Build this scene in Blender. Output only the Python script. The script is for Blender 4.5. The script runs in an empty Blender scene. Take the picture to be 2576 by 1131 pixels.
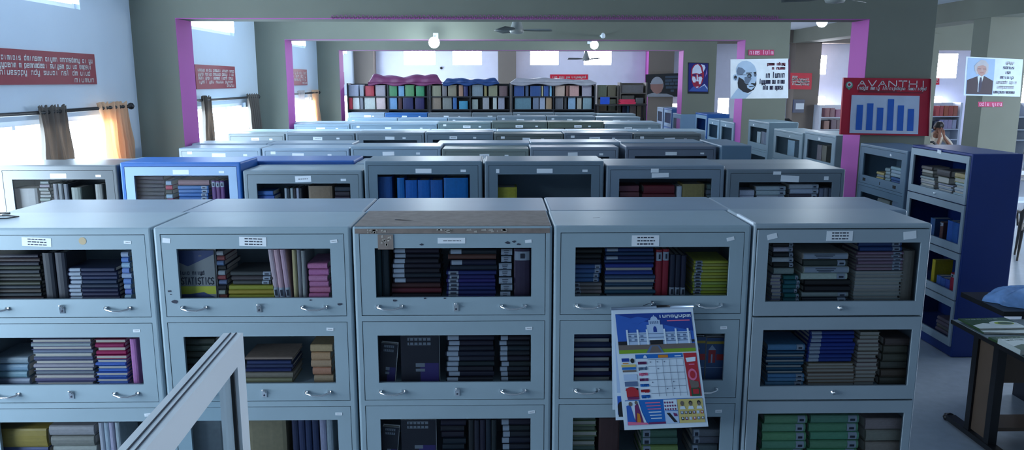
import bpy, bmesh, math, random
from mathutils import Vector, Matrix
random.seed(7)
SC = bpy.context.scene
COL = SC.collection
PI = math.pi

# ------------------------------------------------------------------ camera model
CH = 2.35; PITCH = math.radians(10.5); YAW = math.radians(0.956); F = 1944.0
FW = Vector((math.sin(YAW)*math.cos(PITCH), math.cos(YAW)*math.cos(PITCH), -math.sin(PITCH)))
RT = Vector((math.cos(YAW), -math.sin(YAW), 0)); UP = RT.cross(FW)
CP = Vector((0, 0, CH))
def unp(px, py, D=None, z=None, X=None):
    d = FW + RT*((px-1288)/F) + UP*((565.5-py)/F)
    if D is not None: t = D/d.y
    elif z is not None: t = (z-CH)/d.z
    else: t = X/d.x
    return CP + d*t
cam = bpy.data.cameras.new('camera'); camo = bpy.data.objects.new('camera', cam); COL.objects.link(camo)
camo.location = CP
camo.rotation_euler = (PI/2-PITCH, 0, -YAW)
cam.sensor_width = 36; cam.lens = F/2576*36; cam.clip_start = .05
SC.camera = camo
SC.view_settings.view_transform = 'Standard'
SC.view_settings.look = 'None'

# ------------------------------------------------------------------ materials
def lin(c):
    return tuple(((v/255)/12.92 if v/255 <= .04045 else ((v/255+.055)/1.055)**2.4) for v in c)
MATS = {}
def mat(name, c=(128,128,128), rough=.5, metal=0., var=.06, scale=6., objcol=False, emit=0., spec=.5, bump=0.):
    if name in MATS: return MATS[name]
    m = bpy.data.materials.new(name); m.use_nodes = True
    nt = m.node_tree; n = nt.nodes; l = nt.links
    b = n['Principled BSDF']
    b.inputs['Roughness'].default_value = rough; b.inputs['Metallic'].default_value = metal
    b.inputs['Specular IOR Level'].default_value = spec
    tc = n.new('ShaderNodeTexCoord'); nz = n.new('ShaderNodeTexNoise'); nz.inputs['Scale'].default_value = scale
    nz.inputs['Detail'].default_value = 4
    l.new(tc.outputs['Object'], nz.inputs['Vector'])
    mr = n.new('ShaderNodeMapRange'); mr.inputs['From Min'].default_value = .3; mr.inputs['From Max'].default_value = .7
    mr.inputs['To Min'].default_value = 1-var; mr.inputs['To Max'].default_value = 1+var
    l.new(nz.outputs['Fac'], mr.inputs['Value'])
    mx = n.new('ShaderNodeMix'); mx.data_type = 'RGBA'; mx.blend_type = 'MULTIPLY'; mx.inputs[0].default_value = 1
    if objcol:
        oi = n.new('ShaderNodeObjectInfo'); l.new(oi.outputs['Color'], mx.inputs[6])
    else:
        mx.inputs[6].default_value = (*lin(c), 1)
    l.new(mr.outputs[0], mx.inputs[7]); l.new(mx.outputs[2], b.inputs['Base Color'])
    if emit:
        b.inputs['Emission Color'].default_value = (*lin(c), 1); b.inputs['Emission Strength'].default_value = emit
    if bump:
        bp = n.new('ShaderNodeBump'); bp.inputs['Strength'].default_value = bump; bp.inputs['Distance'].default_value = .01
        l.new(nz.outputs['Fac'], bp.inputs['Height']); l.new(bp.outputs[0], b.inputs['Normal'])
    MATS[name] = m
    return m
def glass_mat(name, tint=(200,215,225), refl=.10):
    m = bpy.data.materials.new(name); m.use_nodes = True; nt = m.node_tree; n = nt.nodes; l = nt.links
    n.remove(n['Principled BSDF']); out = n['Material Output']
    t = n.new('ShaderNodeBsdfTransparent'); t.inputs[0].default_value = (*lin(tint), 1)
    g = n.new('ShaderNodeBsdfGlossy'); g.inputs['Roughness'].default_value = .06
    fr = n.new('ShaderNodeFresnel'); fr.inputs[0].default_value = 1.12
    nz = n.new('ShaderNodeTexNoise'); nz.inputs['Scale'].default_value = 3
    ad = n.new('ShaderNodeMath'); ad.operation = 'MULTIPLY_ADD'; ad.inputs[1].default_value = refl; 
    l.new(nz.outputs['Fac'], ad.inputs[0]); l.new(fr.outputs[0], ad.inputs[2])
    mx = n.new('ShaderNodeMixShader'); l.new(ad.outputs[0], mx.inputs[0]); l.new(t.outputs[0], mx.inputs[1]); l.new(g.outputs[0], mx.inputs[2])
    l.new(mx.outputs[0], out.inputs[0]); return m
def cloth_mat(name, c, glow):
    m = bpy.data.materials.new(name); m.use_nodes = True; nt = m.node_tree; n = nt.nodes; l = nt.links
    b = n['Principled BSDF']; out = n['Material Output']; b.inputs['Roughness'].default_value = .9
    wv = n.new('ShaderNodeTexNoise'); wv.inputs['Scale'].default_value = 40
    cr = n.new('ShaderNodeMix'); cr.data_type = 'RGBA'; cr.inputs[6].default_value = (*[v*.8 for v in lin(c)], 1); cr.inputs[7].default_value = (*lin(c), 1)
    l.new(wv.outputs['Fac'], cr.inputs[0]); l.new(cr.outputs[2], b.inputs['Base Color'])
    t = n.new('ShaderNodeBsdfTranslucent'); t.inputs[0].default_value = (*lin(glow), 1)
    mx = n.new('ShaderNodeMixShader'); mx.inputs[0].default_value = .5
    l.new(b.outputs[0], mx.inputs[1]); l.new(t.outputs[0], mx.inputs[2]); l.new(mx.outputs[0], out.inputs[0]); return m

PAINT = mat('steel_paint', objcol=True, rough=.42, var=.05, scale=3)
COVER = mat('book_cover', objcol=True, rough=.5, var=.10, scale=9)
PAGES = mat('paper_pages', (188,184,176), rough=.9, var=.12, scale=60)
WHITE = mat('white_paper', (225,232,240), rough=.7, var=.03)
INK = mat('ink', (45,52,70), rough=.7)
CHROME = mat('chrome', (225,228,232), rough=.12, metal=1, var=.02)
GLASS = glass_mat('cabinet_glass', (249,251,253), .004)
SGLASS = glass_mat('sash_glass', (236,246,250), .03)
OLIVE = mat('olive_plaster', (112,116,106), rough=.8, var=.04, scale=2)
BRPL = mat('brown_plaster', (122,112,104), rough=.8, var=.04, scale=2)
PINK = mat('pink_plaster', (176,82,166), rough=.7, var=.04, scale=2)
WALL = mat('blue_white_plaster', (196,210,224), rough=.8, var=.03, scale=1.5)
CEIL = mat('ceiling_plaster', (205,215,225), rough=.9, var=.02)
FLOOR = mat('floor_terrazzo', (150,160,172), rough=.28, var=.08, scale=14)
BLACK = mat('black_plastic', (22,22,26), rough=.4)
DARKM = mat('dark_metal', (30,32,38), rough=.4, metal=.3)
WFRAME = mat('white_window_paint', (240,245,250), rough=.35, var=.02)
RED = mat('crimson_vinyl', (128,8,44), rough=.5, var=.05)
RED2 = mat('bright_red_vinyl', (205,20,52), rough=.5, var=.05)
GREYTXT = mat('pale_lettering', (205,205,205), rough=.6)
PANE = mat('daylit_pane', (226,240,255), emit=5.5, var=0)
PANEB = mat('daylit_pane_far', (226,238,255), emit=2.2, var=0)
BULB = mat('lamp_globe', (225,245,255), emit=22, var=0)


# ------------------------------------------------------------------ mesh helper
class MB:
    def __init__(s): s.v = []; s.f = []; s.m = []; s.sm = []
    def quad(s, a, b, c, d, mi=0): s.poly([a, b, c, d], mi)
    def poly(s, pts, mi=0, smooth=False):
        k = len(s.v); s.v += [tuple(p) for p in pts]; s.f.append(tuple(range(k, k+len(pts)))); s.m.append(mi); s.sm.append(smooth)
    def box(s, x0, x1, y0, y1, z0, z1, mi=0):
        k = len(s.v)
        s.v += [(x0,y0,z0),(x1,y0,z0),(x1,y1,z0),(x0,y1,z0),(x0,y0,z1),(x1,y0,z1),(x1,y1,z1),(x0,y1,z1)]
        for q in ((0,3,2,1),(4,5,6,7),(0,1,5,4),(1,2,6,5),(2,3,7,6),(3,0,4,7)):
            s.f.append(tuple(k+i for i in q)); s.m.append(mi); s.sm.append(False)
    def tube(s, pts, r, seg=8, mi=0, cap=True):
        pts = [Vector(p) for p in pts]; k = len(s.v); n = len(pts)
        rs = r if isinstance(r, (list, tuple)) else [r]*n
        for i, p in enumerate(pts):
            t = (pts[min(i+1, n-1)]-pts[max(i-1, 0)]).normalized()
            a = t.cross(Vector((0,0,1)))
            if a.length < .05: a = t.cross(Vector((1,0,0)))
            a.normalize(); b = t.cross(a)
            for j in range(seg):
                q = 2*PI*j/seg; s.v.append(tuple(p+(a*math.cos(q)+b*math.sin(q))*rs[i]))
        for i in range(n-1):
            for j in range(seg):
                j2 = (j+1) % seg
                s.f.append((k+i*seg+j, k+i*seg+j2, k+(i+1)*seg+j2, k+(i+1)*seg+j)); s.m.append(mi); s.sm.append(True)
        if cap:
            s.f.append(tuple(k+j for j in range(seg))); s.m.append(mi); s.sm.append(False)
            s.f.append(tuple(k+(n-1)*seg+j for j in reversed(range(seg)))); s.m.append(mi); s.sm.append(False)
    def lathe(s, prof, c=(0,0,0), seg=20, mi=0):
        k = len(s.v); n = len(prof)
        for r, z in prof:
            for j in range(seg):
                q = 2*PI*j/seg; s.v.append((c[0]+r*math.cos(q), c[1]+r*math.sin(q), c[2]+z))
        for i in range(n-1):
            for j in range(seg):
                j2 = (j+1) % seg
                s.f.append((k+i*seg+j, k+i*seg+j2, k+(i+1)*seg+j2, k+(i+1)*seg+j)); s.m.append(mi); s.sm.append(True)
    def grid(s, fn, nu, nv, mi=0):
        k = len(s.v)
        for i in range(nu+1):
            for j in range(nv+1): s.v.append(tuple(fn(i/nu, j/nv)))
        for i in range(nu):
            for j in range(nv):
                a = k+i*(nv+1)+j; s.f.append((a, a+1, a+nv+2, a+nv+1)); s.m.append(mi); s.sm.append(True)
    def holes(s, u0, u1, v0, v1, hs, P, mi=0, depth=0., back=False, hmi=None):
        """plate in (u,v) with rectangular holes; P(u,v,w)->xyz, w = depth behind the face"""
        us = sorted({u0, u1, *[h[0] for h in hs], *[h[1] for h in hs]}); vs = sorted({v0, v1, *[h[2] for h in hs], *[h[3] for h in hs]})
        for a, b in zip(us, us[1:]):
            for c, d in zip(vs, vs[1:]):
                mu, mv = (a+b)/2, (c+d)/2
                if any(h[0] < mu < h[1] and h[2] < mv < h[3] for h in hs): continue
                s.quad(P(a,c,0), P(b,c,0), P(b,d,0), P(a,d,0), mi)
                if back: s.quad(P(a,d,depth), P(b,d,depth), P(b,c,depth), P(a,c,depth), mi)
        for h in hs:
            a, b, c, d = h[:4]; q = mi if hmi is None else hmi
            s.quad(P(a,c,0), P(a,c,depth), P(b,c,depth), P(b,c,0), q); s.quad(P(a,d,0), P(b,d,0), P(b,d,depth), P(a,d,depth), q)
            s.quad(P(a,c,0), P(a,d,0), P(a,d,depth), P(a,c,depth), q); s.quad(P(b,c,0), P(b,c,depth), P(b,d,depth), P(b,d,0), q)
            if not back and depth: s.quad(P(a,c,depth), P(a,d,depth), P(b,d,depth), P(b,c,depth), q)
        if back:
            s.quad(P(u0,v0,0), P(u0,v0,depth), P(u0,v1,depth), P(u0,v1,0), mi); s.quad(P(u1,v0,0), P(u1,v1,0), P(u1,v1,depth), P(u1,v0,depth), mi)
            s.quad(P(u0,v0,0), P(u1,v0,0), P(u1,v0,depth), P(u0,v0,depth), mi); s.quad(P(u0,v1,0), P(u0,v1,depth), P(u1,v1,depth), P(u1,v1,0), mi)
    def mesh(s, name, mats):
        me = bpy.data.meshes.new(name); me.from_pydata(s.v, [], s.f)
        for m in (mats if isinstance(mats, (list, tuple)) else [mats]): me.materials.append(m)
        me.polygons.foreach_set('material_index', s.m); me.polygons.foreach_set('use_smooth', s.sm)
        me.update(); return me
    def build(s, name, mats, parent=None, color=None, fix=False):
        me = s.mesh(name, mats)
        if fix:
            bm = bmesh.new(); bm.from_mesh(me); bmesh.ops.recalc_face_normals(bm, faces=bm.faces); bm.to_mesh(me); bm.free()
        return link(name, me, parent, color)
def link(name, me, parent=None, color=None):
    o = bpy.data.objects.new(name, me); COL.objects.link(o)
    if parent: o.parent = parent
    if color: o.color = (*lin(color), 1)
    return o
def tag(o, label=None, cat=None, group=None, kind=None):
    if label: o['label'] = label
    if cat: o['category'] = cat
    if group: o['group'] = group
    if kind: o['kind'] = kind
    return o
def empty(name, loc=(0,0,0), rz=0):
    o = bpy.data.objects.new(name, None); COL.objects.link(o); o.location = loc; o.rotation_euler = (0,0,rz); o.empty_display_size = .1; return o
def struct(o): o['kind'] = 'structure'; return o

# stroke lettering -------------------------------------------------
GL = {'A':[[(0,0),(.5,1),(1,0)],[(.2,.4),(.8,.4)]],'V':[[(0,1),(.5,0),(1,1)]],'N':[[(0,0),(0,1),(1,0),(1,1)]],'T':[[(0,1),(1,1)],[(.5,1),(.5,0)]],
 'H':[[(0,0),(0,1)],[(1,0),(1,1)],[(0,.5),(1,.5)]],'I':[[(.5,0),(.5,1)]],'S':[[(1,.9),(.6,1),(.1,.85),(.2,.55),(.8,.45),(.95,.15),(.5,0),(0,.1)]],
 'C':[[(1,.85),(.5,1),(0,.6),(0,.4),(.5,0),(1,.15)]],
 'n':[[(0,0),(0,.7),(.8,.7),(.8,0)]],'u':[[(0,.7),(0,0),(.8,0),(.8,.7)]],'o':[[(0,0),(0,.7),(.8,.7),(.8,0),(0,0)]],'m':[[(0,0),(0,.7),(1,.7),(1,0)],[(.5,.7),(.5,0)]],
 'l':[[(.3,0),(.3,1)]],'p':[[(0,-.3),(0,.7),(.8,.7),(.8,0),(0,0)]],'d':[[(.8,1),(.8,0),(0,0),(0,.7),(.8,.7)]],'y':[[(0,.7),(0,0),(.8,0)],[(.8,.7),(.8,-.3),(.2,-.3)]],'i':[[(.4,0),(.4,.7)]],'e':[[(.8,0),(0,0),(0,.7),(.8,.7),(.8,.35),(0,.35)]],'s':[[(.8,.7),(0,.7),(0,.35),(.8,.35),(.8,0),(0,0)]]}
def seg(mb, P, a, b, th, mi, off, asp=1.):
    a = Vector(a); b = Vector(b); d = (b-a)
    d = Vector((d.x*asp, d.y));
    if d.length < 1e-6: return
    d.normalize(); n = Vector((-d.y/asp, d.x))*th/2; e = Vector((d.x/asp, d.y))*th/2
    a2 = a-e; b2 = b+e
    mb.quad(P(*(a2-n), off), P(*(b2-n), off), P(*(b2+n), off), P(*(a2+n), off), mi)
def text(mb, P, txt, u0, u1, v0, h, th, mi, off=.001, asp=1., sl=0):
    n = len(txt); cw = (u1-u0)/n
    for i, c in enumerate(txt):
        if c == ' ' or c not in GL: continue
        for pl in GL[c]:
            q = [(u0+cw*(i+.1+.75*(x+sl*y)), v0+h*y) for x, y in pl]
            for a, b in zip(q, q[1:]): seg(mb, P, a, b, th, mi, off, asp)
def gib(words, rnd): return ' '.join(''.join(rnd.choice('nuomlpdyienusmoi') for _ in range(w)) for w in words)
def ell(cu, cv, ru, rv, n=20, a0=0, a1=360):
    return [(cu+ru*math.cos(math.radians(a0+(a1-a0)*i/n)), cv+rv*math.sin(math.radians(a0+(a1-a0)*i/n))) for i in range(n+(0 if a1-a0 >= 360 else 1))]
def fill(mb, P, pts, mi, off): mb.poly([P(u, v, off) for u, v in pts], mi)
def rect(mb, P, u0, u1, v0, v1, mi, off): fill(mb, P, [(u0,v0),(u1,v0),(u1,v1),(u0,v1)], mi, off)
def board(TL, TR, BR, BL, th=.006):
    """bilinear mapper over a flat board; off>0 comes out of its face"""
    TL, TR, BR, BL = map(Vector, (TL, TR, BR, BL)); nrm = (TR-TL).cross(TL-BL).normalized()
    if nrm.dot(CP-TL) < 0: nrm = -nrm
    def P(u, v, off=0): return (BL*(1-u)+BR*u)*(1-v)+(TL*(1-u)+TR*u)*v + nrm*off
    mb = MB()
    mb.quad(P(0,0), P(1,0), P(1,1), P(0,1)); mb.quad(P(0,1,-th), P(1,1,-th), P(1,0,-th), P(0,0,-th))
    for a, b in (((0,0),(1,0)),((1,0),(1,1)),((1,1),(0,1)),((0,1),(0,0))): mb.quad(P(*a,-th), P(*b,-th), P(*b), P(*a))
    return mb, P

ORD = ['top','second','third','fourth','fifth','sixth','seventh','eighth','ninth','tenth','eleventh','twelfth','thirteenth','fourteenth']
ORDF = ['first','second','third','fourth','fifth','sixth','seventh','eighth','ninth','tenth','eleventh','twelfth','thirteenth','fourteenth']

# ================================================================== THE ROOM
LW = -3.85; HZ = 3.70
FR = [8.4, 12.6, 16.8, 21.0]; BACK = 21.45
mb = MB(); mb.box(-4.1, 15.2, -.6, 21.7, -.1, 0); struct(mb.build('floor', FLOOR))
mb = MB(); mb.box(-4.1, 15.2, 3.2, 21.7, HZ, HZ+.12); struct(mb.build('ceiling', CEIL))
holes = []; bays = [2.1, 6.3, 10.5, 14.7, 18.9]
for c in bays:
    holes += [(c-1.15, c+1.12, 3.0, 3.58), (c-1.42, c+1.45, 1.0, 2.04)]
mb = MB(); mb.holes(-.6, BACK, 0, HZ, holes, lambda u, v, w: (LW-w, u, v), depth=.2, back=True)
struct(mb.build('wall_left', WALL, fix=True))
wn = 0
def window(n, P, u0, u1, v0, v1, bars, pane, hb=False):
    """frame + one pane mesh set into the wall hole; P(u,v,w) w = depth into the wall"""
    mb = MB(); f = .045
    cuts = [u0+f] + [u0+(u1-u0)*b for b in bars] + [u1-f]; hs = []
    for i, (a, b) in enumerate(zip(cuts, cuts[1:])):
        hs.append((a+(.02 if i else 0), b-(.02 if i < len(cuts)-2 else 0), v0+f, v1-f))
    mb.holes(u0, u1, v0, v1, hs, lambda u, v, w: P(u, v, .05+w), depth=.05, back=True)
    fr = struct(mb.build('window_%d' % n, WFRAME, fix=True))
    mb = MB(); mb.quad(P(u0+.01, v0+.01, .085), P(u1-.01, v0+.01, .085), P(u1-.01, v1-.01, .085), P(u0+.01, v1-.01, .085))
    p = mb.build('pane', pane, fr); return fr
for i, h in enumerate(holes):
    wn += 1; window(wn, lambda u, v, w: (LW-w, u, v), *h, [.33, .67] if i % 2 == 0 else [.25, .5, .75], PANE)
# back wall with its high and low windows
bw = lambda u, v, w: (u, BACK+w, v)
def bx(px): return unp(px, 205, D=BACK).x
bh = [(bx(a), bx(b), 2.80, 3.18) for a, b in ((1018,1096),(1140,1212),(1334,1404),(1468,1536))]
bh += [(bx(1655), bx(1712), 1.0, 1.75), (bx(1808), bx(1835), .9, 1.9), (bx(2046), bx(2078), .9, 1.95), (bx(2052), bx(2074), 2.55, 3.05),
       (bx(2347), bx(2402), 2.45, 3.1), (bx(2347), bx(2372), 1.2, 1.95), (bx(2545), bx(2590), 1.0, 3.1)]
mb = MB(); mb.holes(-4.05, 15.2, 0, HZ, bh, bw, depth=.2, back=True); struct(mb.build('wall_back', mat('far_wall_plaster', (220,220,238), rough=.8, var=.02), fix=True))
for h in bh:
    wn += 1; window(wn, bw, *h, [.5], PANE)
mb = MB(); mb.box(15.0, 15.2, -.6, 21.7, 0, HZ); struct(mb.build('wall_right', WALL))
# portal frames: olive face, pink inner faces, a thin pink edge under the beam
tn = 0
XL, XR, XR2 = -3.385, 3.94, 4.65
for k, D in enumerate(FR[:3]):
    tn += 1; mb = MB(); P = lambda u, v, w, D=D: (u, D+w, v)
    mb.box(LW, XL, D, D+.42, 0, HZ); mb.box(XR, XR2, D, D+.42, 0, HZ); mb.box(XL, XR, D, D+.42, 3.0, HZ)
    mb.box(XL-.002, XL+.004, D+.002, D+.418, 0, 2.999, 1); mb.box(XR-.004, XR+.002, D+.002, D+.418, 0, 2.999, 1)
    mb.box(XL, XR, D-.003, D+.008, 2.996, 3.003, 1)
    struct(mb.build('trim_%d' % tn, [OLIVE, PINK]))
def pier(x0, x1, y0, y1, z0=0, z1=HZ, pink=None):
    global tn
    tn += 1; mb = MB(); mb.box(x0, x1, y0, y1, z0, z1)
    if pink is not None: mb.box(pink-.004, pink+.004, y0+.002, y1-.002, z0, z1-.01, 1)
    return struct(mb.build('trim_%d' % tn, [BRPL if y0 > 20 else OLIVE, PINK]))
pier(LW, -3.33, 21.0, BACK); pier(-.02, .46, 21.0, BACK); pier(4.0, 4.68, 21.0, BACK, pink=4.0)
pier(7.86, 8.5, 12.6, 13.05, 0, 3.36); pier(7.93, 8.62, 21.0, BACK); pier(7.9, 9.42, 16.78, 17.22, 0, 3.36)
pier(12.7, 13.4, 16.78, 17.22, 0, 3.36)
pier(7.84, 8.35, 3.2, 21.0, 3.36, HZ); pier(8.35, 15.0, 16.8, 17.2, 3.02, HZ); pier(4.68, 15.0, 21.0, BACK, 3.36, HZ); pier(-3.3, 3.98, 21.0, BACK, 3.42, HZ)

# ================================================================== LIGHTS
def area(name, loc, rot, sx, sy, power, c=(1,1,1), spread=None):
    l = bpy.data.lights.new(name, 'AREA'); l.shape = 'RECTANGLE'; l.size = sx; l.size_y = sy; l.energy = power; l.color = c
    o = bpy.data.objects.new(name, l); COL.objects.link(o); o.location = loc; o.rotation_euler = rot; o.visible_camera = True
    return o
BL = (.66, .85, 1.0)
for c in bays:                      # daylight coming through the side windows
    area('window_daylight', (LW+.06, c, 1.5), (0, -PI/2, 0), .95, 2.7, 90 if c < 3 else 110, BL)
    area('upper_window_daylight', (LW+.03, c, 3.29), (0, -PI/2, 0), .5, 2.1, 42, BL)
for h in bh:                        # and through the windows of the far wall
    area('far_window_daylight', ((h[0]+h[1])/2, BACK-.03, (h[2]+h[3])/2), (-PI/2, 0, 0), h[1]-h[0], h[3]-h[2], 38, (.86,.89,1))
def point(name, loc, power, r=.08, c=(.75,.92,1)):
    l = bpy.data.lights.new(name, 'POINT'); l.energy = power; l.shadow_soft_size = r; l.color = c
    o = bpy.data.objects.new(name, l); COL.objects.link(o); o.location = loc
w = bpy.data.worlds.new('world'); SC.world = w; w.use_nodes = True
wn_ = w.node_tree.nodes; bg = wn_['Background']
sky = wn_.new('ShaderNodeTexSky'); sky.sky_type = 'HOSEK_WILKIE'; sky.turbidity = 3; sky.sun_direction = (-.6, -.3, .7)
mxs = wn_.new('ShaderNodeMix'); mxs.data_type = 'RGBA'; mxs.inputs[0].default_value = .12; mxs.inputs[6].default_value = (.42, .62, .86, 1)
w.node_tree.links.new(sky.outputs[0], mxs.inputs[7]); w.node_tree.links.new(mxs.outputs[2], bg.inputs[0])
bg.inputs[1].default_value = .34

# ================================================================== CABINETS
GRID = {}
def handle_mesh():
    mb = MB(); mb.tube([(-.055, 0, 0), (-.05, -.018, -.002), (-.02, -.028, -.008), (.02, -.028, -.008), (.05, -.018, -.002), (.055, 0, 0)], [.006,.0055,.005,.005,.0055,.006], 8)
    mb.tube([(-.06, -.001, 0), (-.045, -.004, 0)], .009, 8); mb.tube([(.045, -.004, 0), (.06, -.001, 0)], .009, 8)
    return mb.mesh('handle', CHROME)
def lock_mesh():
    mb = MB(); mb.box(-.011, .011, -.004, 0, -.02, .012); mb.tube([(0, -.004, .004), (0, -.012, .004)], .008, 10)
    mb.tube([(-.008, -.006, .016), (.004, -.016, .018)], .005, 6); mb.box(-.004, .004, -.0055, -.004, -.014, -.004, 1); return mb.mesh('lock', [CHROME, INK])
HM = handle_mesh(); LM = lock_mesh()
def knob_mesh():
    mb = MB(); mb.tube([(0, 0, 0), (0, -.008, 0), (.006, -.014, .002)], [.012, .012, .006], 10); return mb.mesh('knob', CHROME)
KM = knob_mesh()
def sticker(parent, x, y, z, w, h, rot=0, lines=0, name='paper_label', seed=0, mats=None):
    mb = MB(); rnd = random.Random(seed)
    def P(u, v, off=0): return ((u-.5)*w, -off, (v-.5)*h)
    mb.box(-w/2, w/2, -.0012, 0, -h/2, h/2)
    for i in range(lines):
        v = .5 if lines == 1 else .8-.6*i/(lines-1)
        u = .2
        while u < .8:
            l_ = rnd.uniform(.06, .16); rect(mb, P, u, min(u+l_, .84), v-.06, v+.06, 1, .0018); u += l_+.03
    o = mb.build(name, mats or [WHITE, INK], parent); o.location = (x, y, z); o.rotation_euler = (0, rot, 0); return o
def chip(parent, x, y, z, s, seed):
    rnd = random.Random(seed); mb = MB()
    mb.poly([(s*math.cos(a)*rnd.uniform(.5,1), 0, .5*s*math.sin(a)*rnd.uniform(.5,1)) for a in [i*PI/4 for i in range(8)]], 0)
    o = mb.build('paint_chip', INK, parent); o.location = (x, y, z); return o

def body_mesh(W, H, dep, ops, floors, r=.012, gloss=None):
    """rounded steel carcass, front face pierced by door openings ops=[(x0,x1,z0,z1)], raised inner shelves"""
    bm = bmesh.new(); bmesh.ops.create_cube(bm, size=1)
    for v in bm.verts: v.co = Vector(((v.co.x+.5)*W, (v.co.y+.5)*dep, (v.co.z+.5)*H))
    bmesh.ops.bevel(bm, geom=list(bm.edges), offset=r, segments=3, profile=.5, affect='EDGES')
    fr = [f for f in bm.faces if f.normal.y < -.999]
    if ops: bmesh.ops.delete(bm, geom=fr, context='FACES_ONLY')
    me = bpy.data.meshes.new('t'); bm.to_mesh(me); bm.free()
    mb = MB(); mb.v = [tuple(v.co) for v in me.vertices]; mb.f = [tuple(p.vertices) for p in me.polygons]; mb.m = [0]*len(mb.f); mb.sm = [False]*len(mb.f)
    bpy.data.meshes.remove(me)
    if ops:
        mb.holes(r, W-r, r, H-r, ops, lambda u, v, w: (u, w, v), depth=dep-.03)
        for (x0, x1, z0, z1), fz in zip(ops, floors):
            if fz > z0+.004: mb.box(x0+.002, x1-.002, .034, dep-.032, z0+.001, fz)
    return mb
def door_mesh(w, h, g, th=.018):
    mb = MB(); mb.holes(0, w, 0, h, [g] if g else [], lambda u, v, q: (u, q, v), depth=th, back=True)
    return mb

STY = {'A': dict(mx=.033, top=.034, pitch=.414, dh=.382, g=(.066, .062, .066, .084), proud=0.0, gap=.003),
       'B': dict(mx=.018, top=.026, pitch=.414, dh=.404, g=(.050, .034, .060, .066), proud=.014, gap=.004)}
def cabinet(x0, x1, D, H, label, color, dep=.43, door=None, style='A', doors=4, rz=0, group=None, handles=1, lab=None, small=None, origin=None, glassdoors=None, top_only=False, seed=0, drop=0, mx=None):
    S = dict(STY[style]); W = x1-x0
    if mx is not None: S['mx'] = mx
    root = empty('glass_door_bookcase', origin if origin else (x0, D, 0), rz)
    tag(root, label, 'bookcase', group)
    ops = []; floors = []; info = []
    for i in range(doors):
        zt = H-S['top']-drop-i*S['pitch']; zb = zt-S['dh']
        if zb < .03: break
        dx0, dx1 = S['mx'], W-S['mx']; gl, gr, gt, gb = S['g']
        gz0, gz1 = gb, S['dh']-gt; gx0, gx1 = gl, (dx1-dx0)-gr
        info.append((dx0, dx1, zb, zt, gx0, gx1, gz0, gz1))
        if top_only and i > 0: continue
        ops.append((dx0-S['gap'], dx1+S['gap'], zb-S['gap'], zt+S['gap'])); floors.append(zb+gz0-.022)
    mb = body_mesh(W, H, dep, ops, floors)
    if top_only:
        for (dx0, dx1, zb, zt, *_) in info[1:]: mb.box(dx0, dx1, -.004, .002, zb, zt)
    b = mb.build('body', PAINT, root, color)
    rnd = random.Random(seed)
    for i, (dx0, dx1, zb, zt, gx0, gx1, gz0, gz1) in enumerate(info):
        if top_only and i > 0: break
        d = door_mesh(dx1-dx0, zt-zb, (gx0, gx1, gz0, gz1)).build('door', PAINT, root, door or color)
        d.location = (dx0, .001-S['proud'], zb)
        mb = MB(); mb.quad((gx0-.003, .008, gz0-.003), (gx1+.003, .008, gz0-.003), (gx1+.003, .008, gz1+.003), (gx0-.003, .008, gz1+.003))
        # pane sits in the door's rebate
        g = mb.build('glass_pane', GLASS, d)
        wd = dx1-dx0
        if handles and not top_only:
            if style == 'A' and handles == 1:
                for hx in (gx0+.06, gx1-.085):
                    o = link('handle', HM, d); o.location = (hx, 0, gz0-.042)
                o = link('lock', LM, d); o.location = ((gx0+gx1)/2+.01, 0, gz0-.045)
            elif handles == 2:
                o = link('knob', KM, d); o.location = ((gx0+gx1)/2, 0, gz0-.03)
            elif handles == 3:
                for hx in (gx0+.05, gx1-.1):
                    mb = MB(); mb.box(-.03, .03, -.002, .001, -.016, .016); o = mb.build('recessed_pull', BLACK, d); o.location = (hx, 0, gz0-.045)
                mb = MB(); mb.box(-.004, .004, -.003, .001, -.016, .016); o = mb.build('keyhole', BLACK, d); o.location = ((gx0+gx1)/2, 0, gz0-.045)
        if lab and (i == 0):
            for q in lab: sticker(d, gx0+(gx1-gx0)*q[0], 0, gz1+q[1], q[2], q[3], rot=q[4] if len(q) > 4 else 0, lines=q[5] if len(q) > 5 else 2, seed=seed+3)
        if small and i > 0 or (small == 2):
            sticker(d, gx1-.0+rnd.uniform(-.02, .02), 0, gz1+rnd.uniform(.028, .034), .032, .014, rot=rnd.uniform(-.12, .12), lines=1, name='number_sticker', seed=seed+i)
    return root, info

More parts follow.
